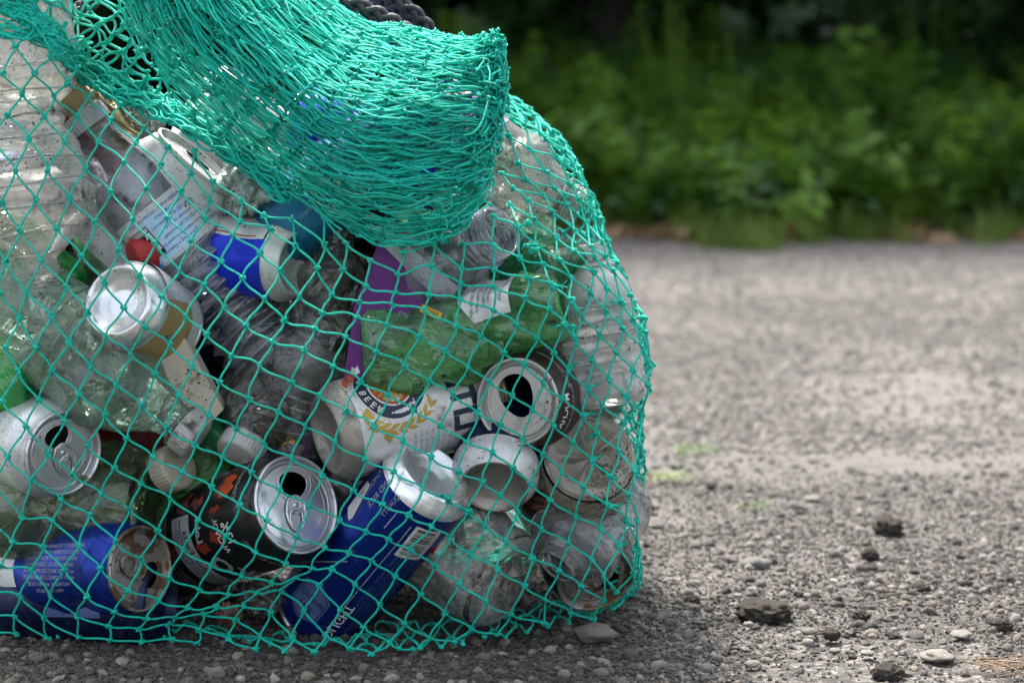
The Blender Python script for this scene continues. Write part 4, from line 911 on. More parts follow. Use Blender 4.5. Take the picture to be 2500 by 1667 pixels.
# 17 white beer can with round crest
Mx = place(796, 1063, 0.018, 11, 62, 118, 'base')
t, s = can(Mx, "white can with round navy and orange crest, its hollow bottom facing left", M['white'], R=33, H=122, rn=28, base_mat=M['dull_silver'], lid_mat=M['gold'], seed=36, wob=1, dents=[(-1.0, 60, 18, 1.5)])
U0, Z0 = -22, 41
pr_part(s, t, "crest_ring", M['p_navy'], [(ring2(15, 23.5), U0, Z0, 0)], .25); pr_part(s, t, "crest_edge", M['p_white'], [(ring2(23.5, 24.4), U0, Z0, 0), (ring2(13.8, 15), U0, Z0, 0)], .27)
pr_part(s, t, "crest_centre", M['p_orange'], [(ring2(0.1, 13.8), U0, Z0, 0)], .28)
rays = [(moved(poly2([(4, -.7), (11.5, -1.2), (12.5, 0), (11.5, 1.2), (4, .7)]), 0, 0, a), U0, Z0, a * 0) for a in range(0, 360, 20)]
pr_part(s, t, "crest_rays", M['p_gold'], rays, .4)
let = []
for k, ch in enumerate("A FINE PILSNER BEER"):
    a = 145 - k * 15.8; c = math.radians(a); let.append((moved(text2(ch, 6.5, bold=.1), 19.2 * math.cos(c), 19.2 * math.sin(c), a - 90), U0, Z0, 0)) if ch != " " else None
pr_part(s, t, "crest_lettering", M['p_white'], let, .4)
lf = []
for k in range(9):
    a = math.radians(128 + k * 13); lf.append((moved(poly2([(-5, 0), (-1, 1.9), (5, 0), (-1, -1.4)]), 29 * math.cos(a), 28 * math.sin(a), math.degrees(a) + 60), U0 + 0, Z0 + 0, 0)); lf.append((moved(poly2([(-4, 0), (0, 1.7), (4, 0), (0, -1.3)]), 32.5 * math.cos(a), 31 * math.sin(a), math.degrees(a) + 110), U0, Z0, 0))
lf += [(ring2(3, 3.7, n=16), -8, 24, 0), (ring2(2, 2.6, n=16), 2, 30, 0), (poly2([(-6, 0), (0, 3), (6, 0), (0, -3)]), -6, 18, 30), (poly2([(-6, 0), (0, 3), (6, 0), (0, -3)]), 4, 22, 100), (poly2([(-5, 0), (0, 4), (5, 0), (0, -4)]), 11, 30, 0), (poly2([(-5, 0), (0, 4), (5, 0), (0, -4)]), -42, 22, 40)]
pr_part(s, t, "hop_and_barley_print", M['p_gold'], lf, .25)
pr_part(s, t, "big_lettering", M['p_navy'], [(text2("LITE", 25, bold=.9, sx_=.9), 1, 86, 0)], .3)
pr_part(s, t, "navy_corner", M['p_navy'], [(rect2(16, 7), -60, 76, 0)], .3)
pr_part(s, t, "small_print", M['p_dim'], [(text2("MILLER BREWING CO. MILWAUKEE, WI", 3.2, maxlen=6), 42, 74 - k * 4.2, 0) for k in range(7)], .25)
# 18 dark brown can, open lid to the camera
Mx = place(1262, 980, 0.012, -8, 22, 122, 'mouth')
t, s = can(Mx, "dark brown can facing the camera with a wide black opening and dirty silver lid", M['mocha'], R=34, H=122, rn=27.5, lid_mat=mat_paint("grimy_lid", (.50, .50, .47), .35, .6, .9), seed=38, open_ang=100, tab=False, hole=(.46, .58), hoff=.16)
pr_part(s, t, "side_text", M['p_white'], [(text2("MOCHA", 6.5, bold=.12), -14, 112, 0), (text2("MOCHA", 6.5, bold=.12), 60, 112, 0)], .25); pr_part(s, t, "small_text", M['p_grey'], [(text2("DOUBLE SHOT ENERGY", 3.2), -14, 106, 0), (text2("ENERGY COFFEE DRINK", 3.2), 18, 108, 0)], .25)
# 19 cloudy moulded base right
Mx = place(1440, 1112, -0.010, -98, 30, 190, 'base')
bottle(Mx, "cloudy stained bottle whose moulded five-petal base faces the camera at right", mat_clear("stained_cloudy_plastic", (.93, .92, .86), .8, (.50, .46, .36), 1.6, .14, .5, 30), R=31.5, L=185, seed=41, wob=2, petal=True)
crumple_ball(1395, 1228, 0.03, 0.028, M['brown_scrap'], "reddish brown crumpled plastic under the round moulded base", "plastic scrap", "plastic_scrap", 4, (1.3, .7, .45), .5)
crumple_ball(1450, 1262, 0.03, 0.022, M['dirty'], "grey crinkled film bag at the right side of the net", "plastic scrap", "plastic_scrap", 14, (1.2, .7, .5), .5)
# 20 white can bottom with navy side
Mx = place(1206, 1190, 0.016, 82, 32, 122, 'base')
t, s = can(Mx, "navy can with a white foot, dished grey bottom facing the camera", M['navy'], R=29, H=122, rn=25, base_mat=M['dull_silver'], seed=43)
Shape([(22.5, .3), (23.2, 1.2), (26.1, 5), (28.4, 9), (29.2, 13), (29.3, 20)], 1).body("white_foot", M['white'], t, 72, 1.5)
# 21 crumpled clear bottle bottom centre
Mx = place(1238, 1425, 0.018, 152, 58, 190, 'base')
t, s = bottle(Mx, "crumpled clear bottle with torn red and blue label, low in the net", mat_clear('greyish_clear_plastic', (.9, .9, .88), .34, (.5, .5, .48), .7, .1, .8, 30), R=36, L=195, seed=45, crum=4.5, cf=.028, wob=5, petal=True)
pr_part(s, t, "red_label", M['p_red'], [(poly2([(-20, -16), (16, -18), (20, 4), (-4, 12), (-22, 6)]), 4, 58, 0)], .4); pr_part(s, t, "blue_label", M['p_violet'], [(poly2([(-20, -8), (18, -8), (16, 12), (-18, 14)]), -14, 76, 20)], .6)
# 22 bottle with open mouth
Mx = place(1356, 1384, 0.004, 40, 38, 98, 'mouth')
bottle(Mx, "clear crushed bottle with its open ringed mouth towards the camera", M['ringed'], R=29, L=98, rn=12.5, seed=47, cap=None, crum=3, cf=.03, wob=3, squash=flat(.75, 'x'), shoulder=.16, neck=.08)
# 23 rusty can at lower right
Mx = place(1462, 1430, -0.002, 120, 32, 115, 'mouth')
t, s = can(Mx, "small can with rust-stained lid and black opening at the net's lower right corner", M['navy'], R=31, H=110, rn=26, lid_mat=M['rusty'], seed=49, wob=2, open_ang=-130)
# 24 milky ribbed bottle
Mx = place(1484, 990, 0.004, 99, 84, 150, 'base')
t, s = bottle(Mx, "milky white ribbed bottle standing in the right side of the net", M['milky'], R=28, L=108, rn=15, seed=51, crum=2, cf=.04, wob=3, ribs=(14, 62, 5, 1.6, .15))
rib_rings(t, s, [20 + 9 * k for k in range(6)], 1.5, M['rib_cloudy'], .7, -.1)
# 25 green crushed bottle with label
Mx = place(1388, 738, 0.012, 195, 78, 140, 'base')
t, s = bottle(Mx, "crushed green bottle lying across the net with a peeling white label", M['green'], R=33, L=165, seed=53, crum=6.0, cf=.028, wob=5, squash=flat(.75, 'y'), petal=False, seg=84, shoulder=.34)
pr_part(s, t, "label", M['paper'], [(poly2([(-26, -14), (20, -16), (26, 8), (8, 20), (-24, 14)]), 26, 44, 8)], 1.2)
pr_part(s, t, "label_text", M['p_black'], [(text2(l, 3.0, maxlen=6), 26, 54 - k * 4, 8) for k, l in enumerate(["CARBONATED WATER, HIGH", "FRUCTOSE CORN SYRUP", "POTASSIUM CITRATE", "12 FL OZ (355 mL)", "1.25 PT", "NATURAL FLAVOR"])], 1.6)
Mx = place(1405, 700, 0.006, 170, 50, 100, 'base'); bottle(Mx, "dark green bottle end beside the peeling label at the right", mat_clear("deep_green_plastic", (.05, .5, .15), .5, (.01, .28, .08), .4, .08), R=27, L=140, seed=54, crum=1.5, wob=2)
Mx = place(885, 858, 0.022, 4, 84, 150, 'base'); bottle(Mx, "flattened green bottle under the crushed one, above the round crest", M['green'], R=25, L=92, seed=55, crum=6, cf=.03, wob=5, squash=flat(.6, 'x'))
# 26 pale green bottle behind
Mx = place(1330, 600, 0.045, 195, 60, 120, 'base'); bottle(Mx, "pale green rounded bottle behind the peeling white label", M['pale_green'], R=31, L=160, seed=57, crum=1.5, wob=2)
# 27 clear wide neck
Mx = place(1224, 560, 0.006, 212, 62, 85, 'mouth'); t, s = bottle(Mx, "clear bottle with a wide threaded neck just below the fold's tip", M['clear_clean'], R=33, L=85, rn=17, seed=59, crum=1.5, wob=3, shoulder=.2, neck=.3)
neck_thread(t, 85, 17, M['clear_clean'], 3, .8, 24, 4.2)
# 28 dirty bottle upper right
Mx = place(1418, 508, 0.000, 149, 82, 122, 'mouth'); t, s = bottle(Mx, "dirty crumpled white bottle at upper right with a blue and violet label", M['dirty'], R=27, L=122, rn=12.5, seed=61, crum=3.5, cf=.03, wob=4, shoulder=.3)
pr_part(s, t, "label", M['p_violet'], [(rect2(64, 30), 0, 36, 0)], .8); pr_part(s, t, "label_text", M['p_white'], [(text2("ICE", 12, bold=.3), -6, 42, 0), (text2("WATER", 7, bold=.2), -4, 30, 0)], 1.2)
# 29 purple carton with white flap
t = empty("carton", Matrix.Translation(H_(960, 700, .04)), "bright purple folded carton standing upright behind the green bottle", "carton")
panel("front_panel", [H_(925, 590, .022), H_(1105, 768, .028), H_(1000, 810, .02), H_(838, 935, .016), H_(866, 745, .018)], M['purple'], t)
panel("side_panel", [H_(925, 590, .0225), H_(985, 590, .04), H_(1180, 750, .05), H_(1105, 768, .0285)], M['white_card'], t)
panel("bottom_flap", [H_(838, 935, .0165), H_(872, 885, .017), H_(905, 905, .016), H_(900, 950, .02)], M['purple'], t)
A = Acc()
def flat_text(vf, px, py, dep, rot, parent, name, mat, k=1.0):
    O = H_(px, py, dep); c, sn = math.cos(math.radians(rot)), math.sin(math.radians(rot)); P0 = parent.matrix_world.translation
    V = [O + Vector((-(x * c - y * sn), 0, x * sn + y * c)) * .001 * k - P0 for x, y in vf[0]]; return new_obj(name, mesh_py(name, V, vf[1]), mat, parent, False)
flat_text(rect2(14, 5), 1052, 762, .014, 25, t, "yellow_sticker", M['yellow']); flat_text(text2("NICE", 4.5), 1052, 762, .0128, 25, t, "sticker_text", M['p_black'])
flat_text(text2("27/2", 4), 985, 768, .010, 25, t, "small_mark", M['p_dim'])
for k, (a, b) in enumerate([(868, 903), (856, 922), (843, 935)]): flat_text(poly2([(-3, -2), (0, -3), (3, -1), (2.5, 2), (0, .8), (-1, 3)]), a, b, .008, k * 20, t, "petal_print", M['p_orange'] if k else M['p_white'])
t = empty("carton", Matrix.Translation(H_(700, 1060, .05)), "dark violet carton scrap with a yellow check pattern left of the crested can", "carton")
panel("front_panel", [H_(670, 1090, .05), H_(735, 1020, .05), H_(770, 1060, .05), H_(740, 1130, .05)], mat_paint("dark_violet_card", (.05, .006, .05), .5, 0, .5), t)
for (a, b) in ((680, 1066), (702, 1066), (691, 1081), (713, 1078)): flat_text(poly2([(-2.4, 0), (0, 2.4), (2.4, 0), (0, -2.4)]), a, b, .047, 0, t, "check", M['yellow'])
# 30 crumpled clear bottle centre
Mx = place(868, 570, 0.040, 250, 82, 170, 'mouth'); t, s = bottle(Mx, "crumpled clear bottle left of the purple carton", M['clear'], R=24, L=110, seed=65, crum=5, cf=.035, wob=6, squash=flat(.8, 'x'), petal=True)
rib_rings(t, s, [14 + 8 * k for k in range(6)], 3, M['rib'], .7)
Mx = place(790, 920, 0.065, 84, 84, 130, 'base'); bottle(Mx, "dusky crumpled bottle below the purple carton's left edge", M['dusky'], R=24, L=100, seed=66, crum=4, cf=.03, wob=5)
Mx = place(1150, 650, 0.085, 250, 80, 150, 'mouth'); bottle(Mx, "clear dirt-flecked bottle between carton and green bottle", M['dirty'], R=26, L=150, seed=67, crum=3, wob=4)
# 31 navy can under the blue one, blue can lower left
Mx = place(346, 1388, 0.004, 188, 56, 122, 'mouth', 0)
t, s = can(Mx, "crushed royal blue can lying at lower left, grimy lid facing right", M['blue'], R=33, H=122, rn=27, lid_mat=M['rusty'], seed=70, wob=5, crum=1.6, cf=.025, dents=[(1.0, 86, 10, 3), (-.6, 40, 16, 5)], open_ang=162)
WL = ["ACCORDING TO THE SURGEON GENERAL, WOMEN", "SHOULD NOT DRINK ALCOHOLIC BEVERAGES", "DURING PREGNANCY BECAUSE OF THE RISK", "OF BIRTH DEFECTS. CONSUMPTION OF", "ALCOHOLIC BEVERAGES IMPAIRS YOUR", "ABILITY TO DRIVE A CAR OR OPERATE", "MACHINERY, AND MAY CAUSE", "HEALTH PROBLEMS."]
pr_part(s, t, "warning_text", M['p_dim'], [(text2(l, 3.6, maxlen=6, sx_=.75), -14 + k * 4.2, 70, -90) for k, l in enumerate(WL)], .3)
pr_part(s, t, "label_patch", M['paper'], [(poly2([(-12, -6), (13, -10), (13, 4), (-12, 8)]), 2, 30, 0)], .3)
pr_part(s, t, "fine_text", M['p_dim'], [(text2("BREWED BY ANHEUSER-BUSCH", 3.4, maxlen=6, sx_=.7), -10 + k * 4, 10, -90) for k in range(5)], .3)
Mx = place(395, 1470, 0.022, 182, 72, 122, 'base'); t, s = can(Mx, "navy can in deep shade under the royal blue one", M['navy'], R=31, H=122, rn=27, seed=72, wob=2, base_mat=M['navy'])
pr_part(s, t, "pale_panel", M['p_steel'], [(poly2([(-14, -18), (12, -22), (14, 20), (-12, 16)]), 0, 50, 0)], .25)
# scraps and blue things glimpsed under the fold
Mx = place(760, 470, 0.085, 30, 80, 122, 'base'); t, s = can(Mx, "blue and red can glimpsed through the folded net", M['blue'], R=32, H=122, rn=27, seed=74, wob=2); pr_part(s, t, "red_panel", M['p_red'], [(rect2(30, 30), 0, 40, 0)], .3); pr_part(s, t, "white_letter", M['p_white'], [(text2("B", 20, bold=.4), 10, 80, 0)], .35)
Mx = place(1130, 420, 0.075, 165, 82, 122, 'base'); can(Mx, "royal blue can under the thickest part of the folded net", M['royal'], R=32, H=122, rn=27, seed=75, wob=3, crum=1.5)
crumple_ball(560, 1500, 0.03, 0.009, M['brown_scrap'], "crumpled brown paper scrap in the shade near the net's bottom", "paper scrap", "paper_scrap", 21)
crumple_ball(640, 1460, 0.06, 0.016, M['dusky'], "grey clump of film between the black and blue cans", "plastic scrap", "plastic_scrap", 22)
# leafy dirt
for i, (px, py, w, lb) in enumerate([(415, 825, 10, "reddish dirt crumb on the edge of the cream carton"), (90, 335, 8, "dark dirt crumb on the cloudy bottle at the left edge"), (1420, 535, 9, "black dirt crumb hanging by the dirty bottle's mouth")]):
    crumple_ball(px, py, 0.004, w * .00026, R_['dark'], lb, "dirt crumb", "dirt_crumb", 30 + i, (1.3, .7, .9))

# the rest of the fill, seen only through gaps
rd = random.Random(21); fills = []
for i in range(110):
    px = rd.uniform(-100, 1380); py = rd.uniform(420, 1490); dep = rd.uniform(0.13, 0.22); ang = rd.uniform(0, 360); tilt = rd.uniform(50, 88)
    E = at(px, py, hullY(px, py) + dep)
    if E.z < 0.05: E.z = 0.05
    Mx = frame(E - body_dir(ang, tilt) * 0.06, body_dir(ang, tilt))
    P = Mx.translation; Q = P + body_dir(ang, tilt) * 0.13
    if P.z < 0.035 or Q.z < 0.035 or max(P.z, Q.z) > 0.33 - 0.1 * max(0, px - 900) / 500: continue
    fills.append((Mx, rd.choice("cccb")))
cb = {}
words_ = ["dull silver", "navy", "deep blue", "dark brown", "dark red"]
for i, (Mx, k) in enumerate(fills[:46]):
    if k == 'c':
        mt = [M['dull_silver'], M['navy'], M['blue'], M['mocha'], M['crimson']][i % 5]
        t = empty("drink_can", Mx, words_[i % 5] + " can buried in the middle of the net bag, glimpsed between others", "can", "buried cans"); s = Shape(can_profile(33, 122, 27), i, 1.5, .03, 4); s.body("body", mt, t, 40, 4)
    else:
        t = empty("plastic_bottle", Mx, ("dirty clear" if i % 2 else "murky olive") + " bottle buried in the middle of the net bag, glimpsed between others", "bottle", "buried bottles"); s = Shape(bottle_profile(32, 170, 13), i, 3, .03, 4); s.body("body", M['dirty'] if i % 2 else M['olive'], t, 40, 4.5)

# ================================================================== the net
KN = {}
def row(b, a0, pts):
    for i, p in enumerate(pts):
        if p: KN[(a0 + i, b)] = p
row(0, -5, [(-45, 430), (5, 495), (48, 563), (100, 635), (161, 699), (214, 764), (257, 821), (319, 865), (378, 912), (436, 963), (509, 1012), (577, 1047), (644, 1082), (713, 1117), (787, 1160), (862, 1196), (933, 1230), (998, 1257), (1053, 1284), (1100, 1311), (1149, 1352), (1215, 1388), (1280, 1429), (1330, 1463), (1392, 1492), (1450, 1512)])
row(-1, -4, [(-40, 560), (14, 638), (65, 713), (126, 772), (169, 837), (220, 893), (285, 939), (347, 989), (407, 1044), (476, 1085), (543, 1115), (615, 1152), (684, 1196), (755, 1233), (829, 1269), (894, 1297), (948, 1316), (1003, 1341), (1062, 1380), (1123, 1423), (1186, 1466), (1247, 1499), (1330, 1522)])
row(-2, -3, [(0, 715), (48, 778), (88, 847), (126, 903), (193, 960), (256, 1010), (310, 1069), (374, 1114), (446, 1150), (517, 1188), (585, 1233), (652, 1270), (724, 1311), (792, 1337), (851, 1349), (907, 1368), (964, 1406), (1027, 1450), (1087, 1495), (1151, 1533), (1215, 1548)])
row(-3, -2, [(14, 849), (45, 906), (95, 975), (158, 1027), (214, 1086), (278, 1141), (344, 1180), (415, 1215), (485, 1269), (552, 1309), (624, 1348), (696, 1376), (761, 1387), (811, 1388), (866, 1425), (927, 1474), (988, 1520), (1048, 1556), (1110, 1568)])
row(-4, -1, [(5, 977), (64, 1041), (118, 1108), (177, 1158), (248, 1204), (317, 1243), (385, 1294), (448, 1341), (516, 1379), (590, 1405), (663, 1422), (720, 1410), (779, 1428), (830, 1486), (888, 1531), (952, 1570), (1010, 1585)])
row(-5, -1, [(-40, 1050), (19, 1114), (77, 1171), (149, 1218), (220, 1256), (282, 1318), (345, 1364), (415, 1412), (487, 1439), (557, 1451), (626, 1447), (686, 1441), (742, 1489), (795, 1553), (855, 1583), (905, 1596)])
row(-6, 0, [(-10, 1185), (54, 1263), (128, 1269), (193, 1333), (246, 1386), (312, 1441), (385, 1466), (459, 1482), (528, 1480), (595, 1478), (660, 1494), (713, 1553), (768, 1592)])
row(-7, 0, [(-30, 1255), (31, 1322), (105, 1334), (157, 1390), (212, 1455), (279, 1492), (358, 1510), (429, 1507), (497, 1499), (575, 1512), (634, 1553), (694, 1588)])
row(-8, 0, [(-60, 1310), (4, 1382), (78, 1390), (124, 1455), (189, 1503), (266, 1529), (338, 1535), (411, 1523), (485, 1535), (558, 1559), (625, 1584)])
row(-9, 1, [(-30, 1440), (49, 1455), (108, 1507), (193, 1555), (270, 1562), (345, 1566), (420, 1560), (480, 1570)])
row(-10, 1, [(-50, 1500), (34, 1503), (117, 1558)])
row(-11, 1, [(-60, 1540), (41, 1547)])
row(1, -5, [(-10, 350), (38, 416), (88, 486), (139, 560), (199, 624), (255, 689), (303, 751), (354, 799), (413, 839), (469, 893), (536, 932), (608, 974), (680, 1005), (745, 1040), (817, 1080), (891, 1119), (961, 1151), (1032, 1190), (1096, 1223), (1141, 1249), (1184, 1280), (1234, 1321), (1299, 1360), (1365, 1392), (1418, 1430), (1475, 1465)])
row(2, -5, [(19, 281), (69, 338), (116, 415), (169, 483), (231, 542), (289, 609), (341, 673), (395, 724), (454, 774), (505, 817), (566, 869), (634, 893), (711, 932), (780, 966), (846, 1004), (913, 1040), (984, 1075), (1052, 1115), (1121, 1152), (1178, 1175), (1221, 1209), (1263, 1246), (1322, 1290), (1387, 1323), (1444, 1365), (1474, 1403), (1505, 1445)])
row(3, -6, [(7, 180), (54, 228), (108, 285), (158, 346), (209, 411), (271, 469), (325, 536), (379, 595), (438, 660), (499, 694), (546, 750), (600, 794), (664, 833), (741, 853), (814, 893), (881, 931), (947, 962), (1011, 1001), (1075, 1039), (1140, 1078), (1203, 1105), (1252, 1142), (1298, 1182), (1344, 1220), (1406, 1261), (1467, 1290), (1510, 1332), (1545, 1400)])
row(4, -6, [(38, 112), (84, 180), (132, 234), (188, 284), (239, 346), (303, 395), (357, 460), (410, 530), (467, 587), (540, 638), (593, 678), (646, 731), (695, 782), (768, 801), (844, 821), (918, 858), (988, 893), (1049, 929), (1106, 961), (1166, 1006), (1222, 1036), (1277, 1072), (1326, 1108), (1372, 1152), (1425, 1190), (1483, 1231), (1529, 1270), (1556, 1330)])
row(5, -6, [(83, 62), (124, 139), (164, 204), (215, 239), (271, 293), (332, 348), (392, 403), (442, 467), (501, 534), (569, 576), (635, 618), (685, 660), (731, 724), (787, 764), (871, 774), (945, 793), (1023, 821), (1088, 856), (1143, 895), (1196, 933), (1250, 964), (1300, 999), (1352, 1039), (1399, 1080), (1446, 1126), (1491, 1163), (1535, 1205), (1556, 1270)])
row(6, -4, [(190, 165), (235, 212), (293, 255), (351, 312), (411, 360), (466, 424), (513, 491), (585, 541), (662, 560), (722, 601), (774, 654), (811, 719), (879, 737), (958, 743), (1039, 758), (1114, 796), (1176, 821), (1230, 861), (1281, 890), (1326, 935), (1374, 971), (1422, 1015), (1458, 1056), (1511, 1100), (1550, 1150)])
row(7, 1, [(475, 368), (520, 442), (590, 490), (645, 527), (712, 535), (792, 597), (838, 657), (895, 699), (966, 715), (1047, 719), (1124, 731), (1206, 758), (1261, 791), (1314, 826), (1352, 861), (1387, 906), (1436, 951), (1470, 990), (1525, 1032), (1560, 1085)])
row(8, 6, [(790, 528), (844, 593), (903, 635), (972, 670), (1053, 648), (1126, 692), (1204, 700), (1282, 727), (1340, 753), (1379, 790), (1407, 837), (1445, 879), (1487, 926), (1529, 968), (1566, 1010)])
row(9, 9, [(983, 616), (1060, 598), (1128, 655), (1207, 657), (1289, 678), (1346, 694), (1392, 735), (1423, 777), (1464, 818), (1505, 861), (1545, 903), (1582, 940)])
row(10, 11, [(1131, 597), (1204, 598), (1269, 629), (1325, 643), (1395, 678), (1442, 716), (1480, 761), (1521, 801), (1568, 847), (1587, 897)])
row(11, 12, [(1204, 527), (1261, 552), (1308, 597), (1367, 635), (1450, 664), (1483, 705), (1518, 740), (1545, 780), (1576, 810)])
row(12, 13, [(1244, 500), (1305, 536), (1357, 579), (1402, 612), (1452, 625), (1497, 660), (1539, 720)])
row(13, 14, [(1287, 488), (1349, 517), (1403, 562), (1442, 600), (1478, 625)])
row(14, 14, [(1252, 459), (1328, 479), (1384, 500), (1432, 545), (1470, 590)])
row(15, 14, [(1223, 422), (1285, 440), (1354, 460), (1415, 487), (1450, 530)])
row(16, 15, [(1265, 398), (1335, 419), (1391, 449), (1440, 484)])
row(17, 15, [(1241, 331), (1295, 366), (1358, 384), (1408, 424)])
row(18, 15, [(1215, 270), (1279, 304), (1332, 340), (1376, 370)])
row(19, 16, [(1240, 245), (1306, 282), (1351, 323)])
row(6, -8, [(-30, -10), (20, 10)]); row(5, -8, [(-60, -30), (-10, 20)]); row(4, -8, [(-60, 20), (-15, 60)])
net = empty("net_bag", Matrix.Translation(hull(780, 1590)), "large turquoise knotted net bag full of cans and bottles, top folded over", "net bag")
NO = np.array(net.matrix_world.translation)
from mathutils.bvhtree import BVHTree
C.view_layer.update()
bvs, bfs, nb = [], [], 0
for o in list(COL.objects):
    if o.type != 'MESH' or o.parent is None: continue
    r0 = o
    while r0.parent: r0 = r0.parent
    if r0.get("category") not in ("can", "bottle", "carton", "bottle cap"): continue
    me = o.data; co = np.empty(len(me.vertices) * 3, np.float32); me.vertices.foreach_get("co", co); co = co.reshape(-1, 3)
    mw = np.array(r0.matrix_world); co = co @ mw[:3, :3].T + mw[:3, 3]
    bvs.append(co); bfs += [tuple(i + nb for i in p.vertices) for p in me.polygons]; nb += len(co)
BV = BVHTree.FromPolygons([tuple(v) for v in np.concatenate(bvs)], bfs)
def front(p, gap=.0022, samples=((0, 0),)):
    """the net lies on what is in the bag: pull a point out to just before the first thing behind it"""
    best = p
    px = Vector((1, 0, 0)); pz = Vector((0, 0, 1))
    for a, b in samples:
        d = (p + px * a + pz * b - CAMP).normalized(); hit = BV.ray_cast(CAMP, d)[0]
        if hit is not None:
            k = (hit.y - gap) / p.y
            if k * p.y < best.y: best = CAMP + (p - CAMP) * k
    return best
KP = {}
RS = [(0, 0), (.004, 0), (-.004, 0), (0, .004), (0, -.004), (.008, .006), (-.008, .006), (.008, -.006), (-.008, -.006)]
for k, (px, py) in KN.items():
    KP[k] = front(hull(px, py, -0.0015 + 0.002 * noise.noise(Vector((px * .013, py * .013, 0)))), .003, RS)
for _ in range(2):
    NKP = {}
    for (a, b), p in KP.items():
        ns = [KP[n] for n in ((a + 1, b), (a - 1, b), (a, b + 1), (a, b - 1)) if n in KP]
        m = sum(n.y for n in ns) / len(ns) if ns else p.y
        y = min(p.y, p.y * .5 + m * .5); NKP[(a, b)] = CAMP + (p - CAMP) * (y / p.y)
    KP = NKP
def strand(p0, p1, t0, t1, n=9, sag=Vector((0, 0, 0))):
    L = (p1 - p0).length; out = []
    for i in range(n):
        q = i / (n - 1); a = p0 + t0 * L * .38; b = p1 - t1 * L * .38
        out.append(p0 * (1 - q) ** 3 + a * 3 * q * (1 - q) ** 2 + b * 3 * q * q * (1 - q) + p1 * q ** 3 + sag * (4 * q * (1 - q)))
    return out
S = []
def kdir(k):
    a, b = k; v = Vector((0, 0, 0))
    for dk, sg in (((1, 0), 1), ((-1, 0), -1), ((0, 1), -1), ((0, -1), 1)):
        n = (a + dk[0], b + dk[1])
        if n in KP: v += (KP[n] - KP[k]).normalized() * sg
    return v.normalized() if v.length > 1e-6 else Vector((0, 0, -1))
KD = {k: kdir(k) for k in KP}
rd = random.Random(3)
for (a, b), p in KP.items():
    for dk, sgn in (((1, 0), 1), ((0, 1), -1)):
        k2 = (a + dk[0], b + dk[1])
        if k2 not in KP: continue
        p2 = KP[k2]; d = (p2 - p).normalized(); w = rd.uniform(.45, .75)
        t0 = (d + KD[(a, b)] * sgn * w).normalized(); t1 = (d + KD[k2] * sgn * w).normalized()
        sag = Vector((rd.gauss(0, .0007), -.0008 + rd.gauss(0, .0005), rd.gauss(0, .0007)))
        st = strand(p, p2, t0, t1, 9, sag)
        st = [front(q, .0016) for q in st]
        ys_ = [q.y for q in st]
        for i_ in range(1, 8): ys_[i_] = min(st[i_].y, (st[i_ - 1].y + st[i_].y + st[i_ + 1].y) / 3)
        st = [CAMP + (q - CAMP) * (y / q.y) for q, y in zip(st, ys_)]
        for q in st:
            if q.z < .002: q.z = .002
        S.append([tuple(q) for q in st])
parts = [tubes(np.array(S) - NO, 0.00072, 7)]
def knot_pts(c, seed, s=0.0016):
    r = random.Random(seed); R = Matrix.Rotation(r.random() * 6, 3, 'Z') @ Matrix.Rotation(r.random() * 6, 3, 'X'); o = []
    for i in range(16):
        t = i / 16 * 2 * PI; v = Vector((math.sin(t) + 2 * math.sin(2 * t), math.cos(t) - 2 * math.cos(2 * t), -math.sin(3 * t) * 1.0)) * 0.42
        o.append(tuple(c + R @ v * s))
    return o
kp = np.array([knot_pts(p, i) for i, p in enumerate(KP.values())]) - NO
new_obj("netting", tube_mesh("netting", parts), M['net'], net)
o = new_obj("knots", tube_mesh("knots", [tubes(kp, 0.00082, 6, closed=True)]), M['net'], net); o["kind"] = "stuff"

# back and right side of the bag: the same mesh going round behind
S, K2 = [], []
def side(u, v):   # u: 0 top .. 1 bottom along the silhouette, v: 0 front of the edge .. 1 far behind
    py = 225 + u * 1290; px = np.interp(py, sx, sv_); ang = -0.55 + v * 2.3
    R = 0.12; Yc = hullY(px, py); off = (1 - math.cos(ang)) * R / Yc * F_PX
    wob = 5 * noise.noise(Vector((u * 14, v * 9, 0)))
    return at(px - off + wob, py + 6 * noise.noise(Vector((u * 14, v * 9, 5))), Yc + math.sin(ang) * R)
NR, NC = 30, 13; KB = {}
for i in range(NR * 2 + 1):
    for j in range(NC):
        u = i / (NR * 2); v = (j + .5 * (i % 2)) / NC
        p = side(u, v); p += Vector((random.gauss(0, .0012), random.gauss(0, .0012), random.gauss(0, .0015)))
        if p.z < .003: p.z = .003
        KB[(i, j)] = p
for (i, j), p in KB.items():
    for dj in ((0, -1) if i % 2 == 0 else (0, 1)):
        k2 = (i + 1, j + dj)
        if k2 in KB: d = (KB[k2] - p).normalized(); S.append([tuple(q) for q in strand(p, KB[k2], (d + Vector((0, 0, -.5))).normalized(), (d + Vector((0, 0, -.5))).normalized(), 7)])
    K2.append(p)
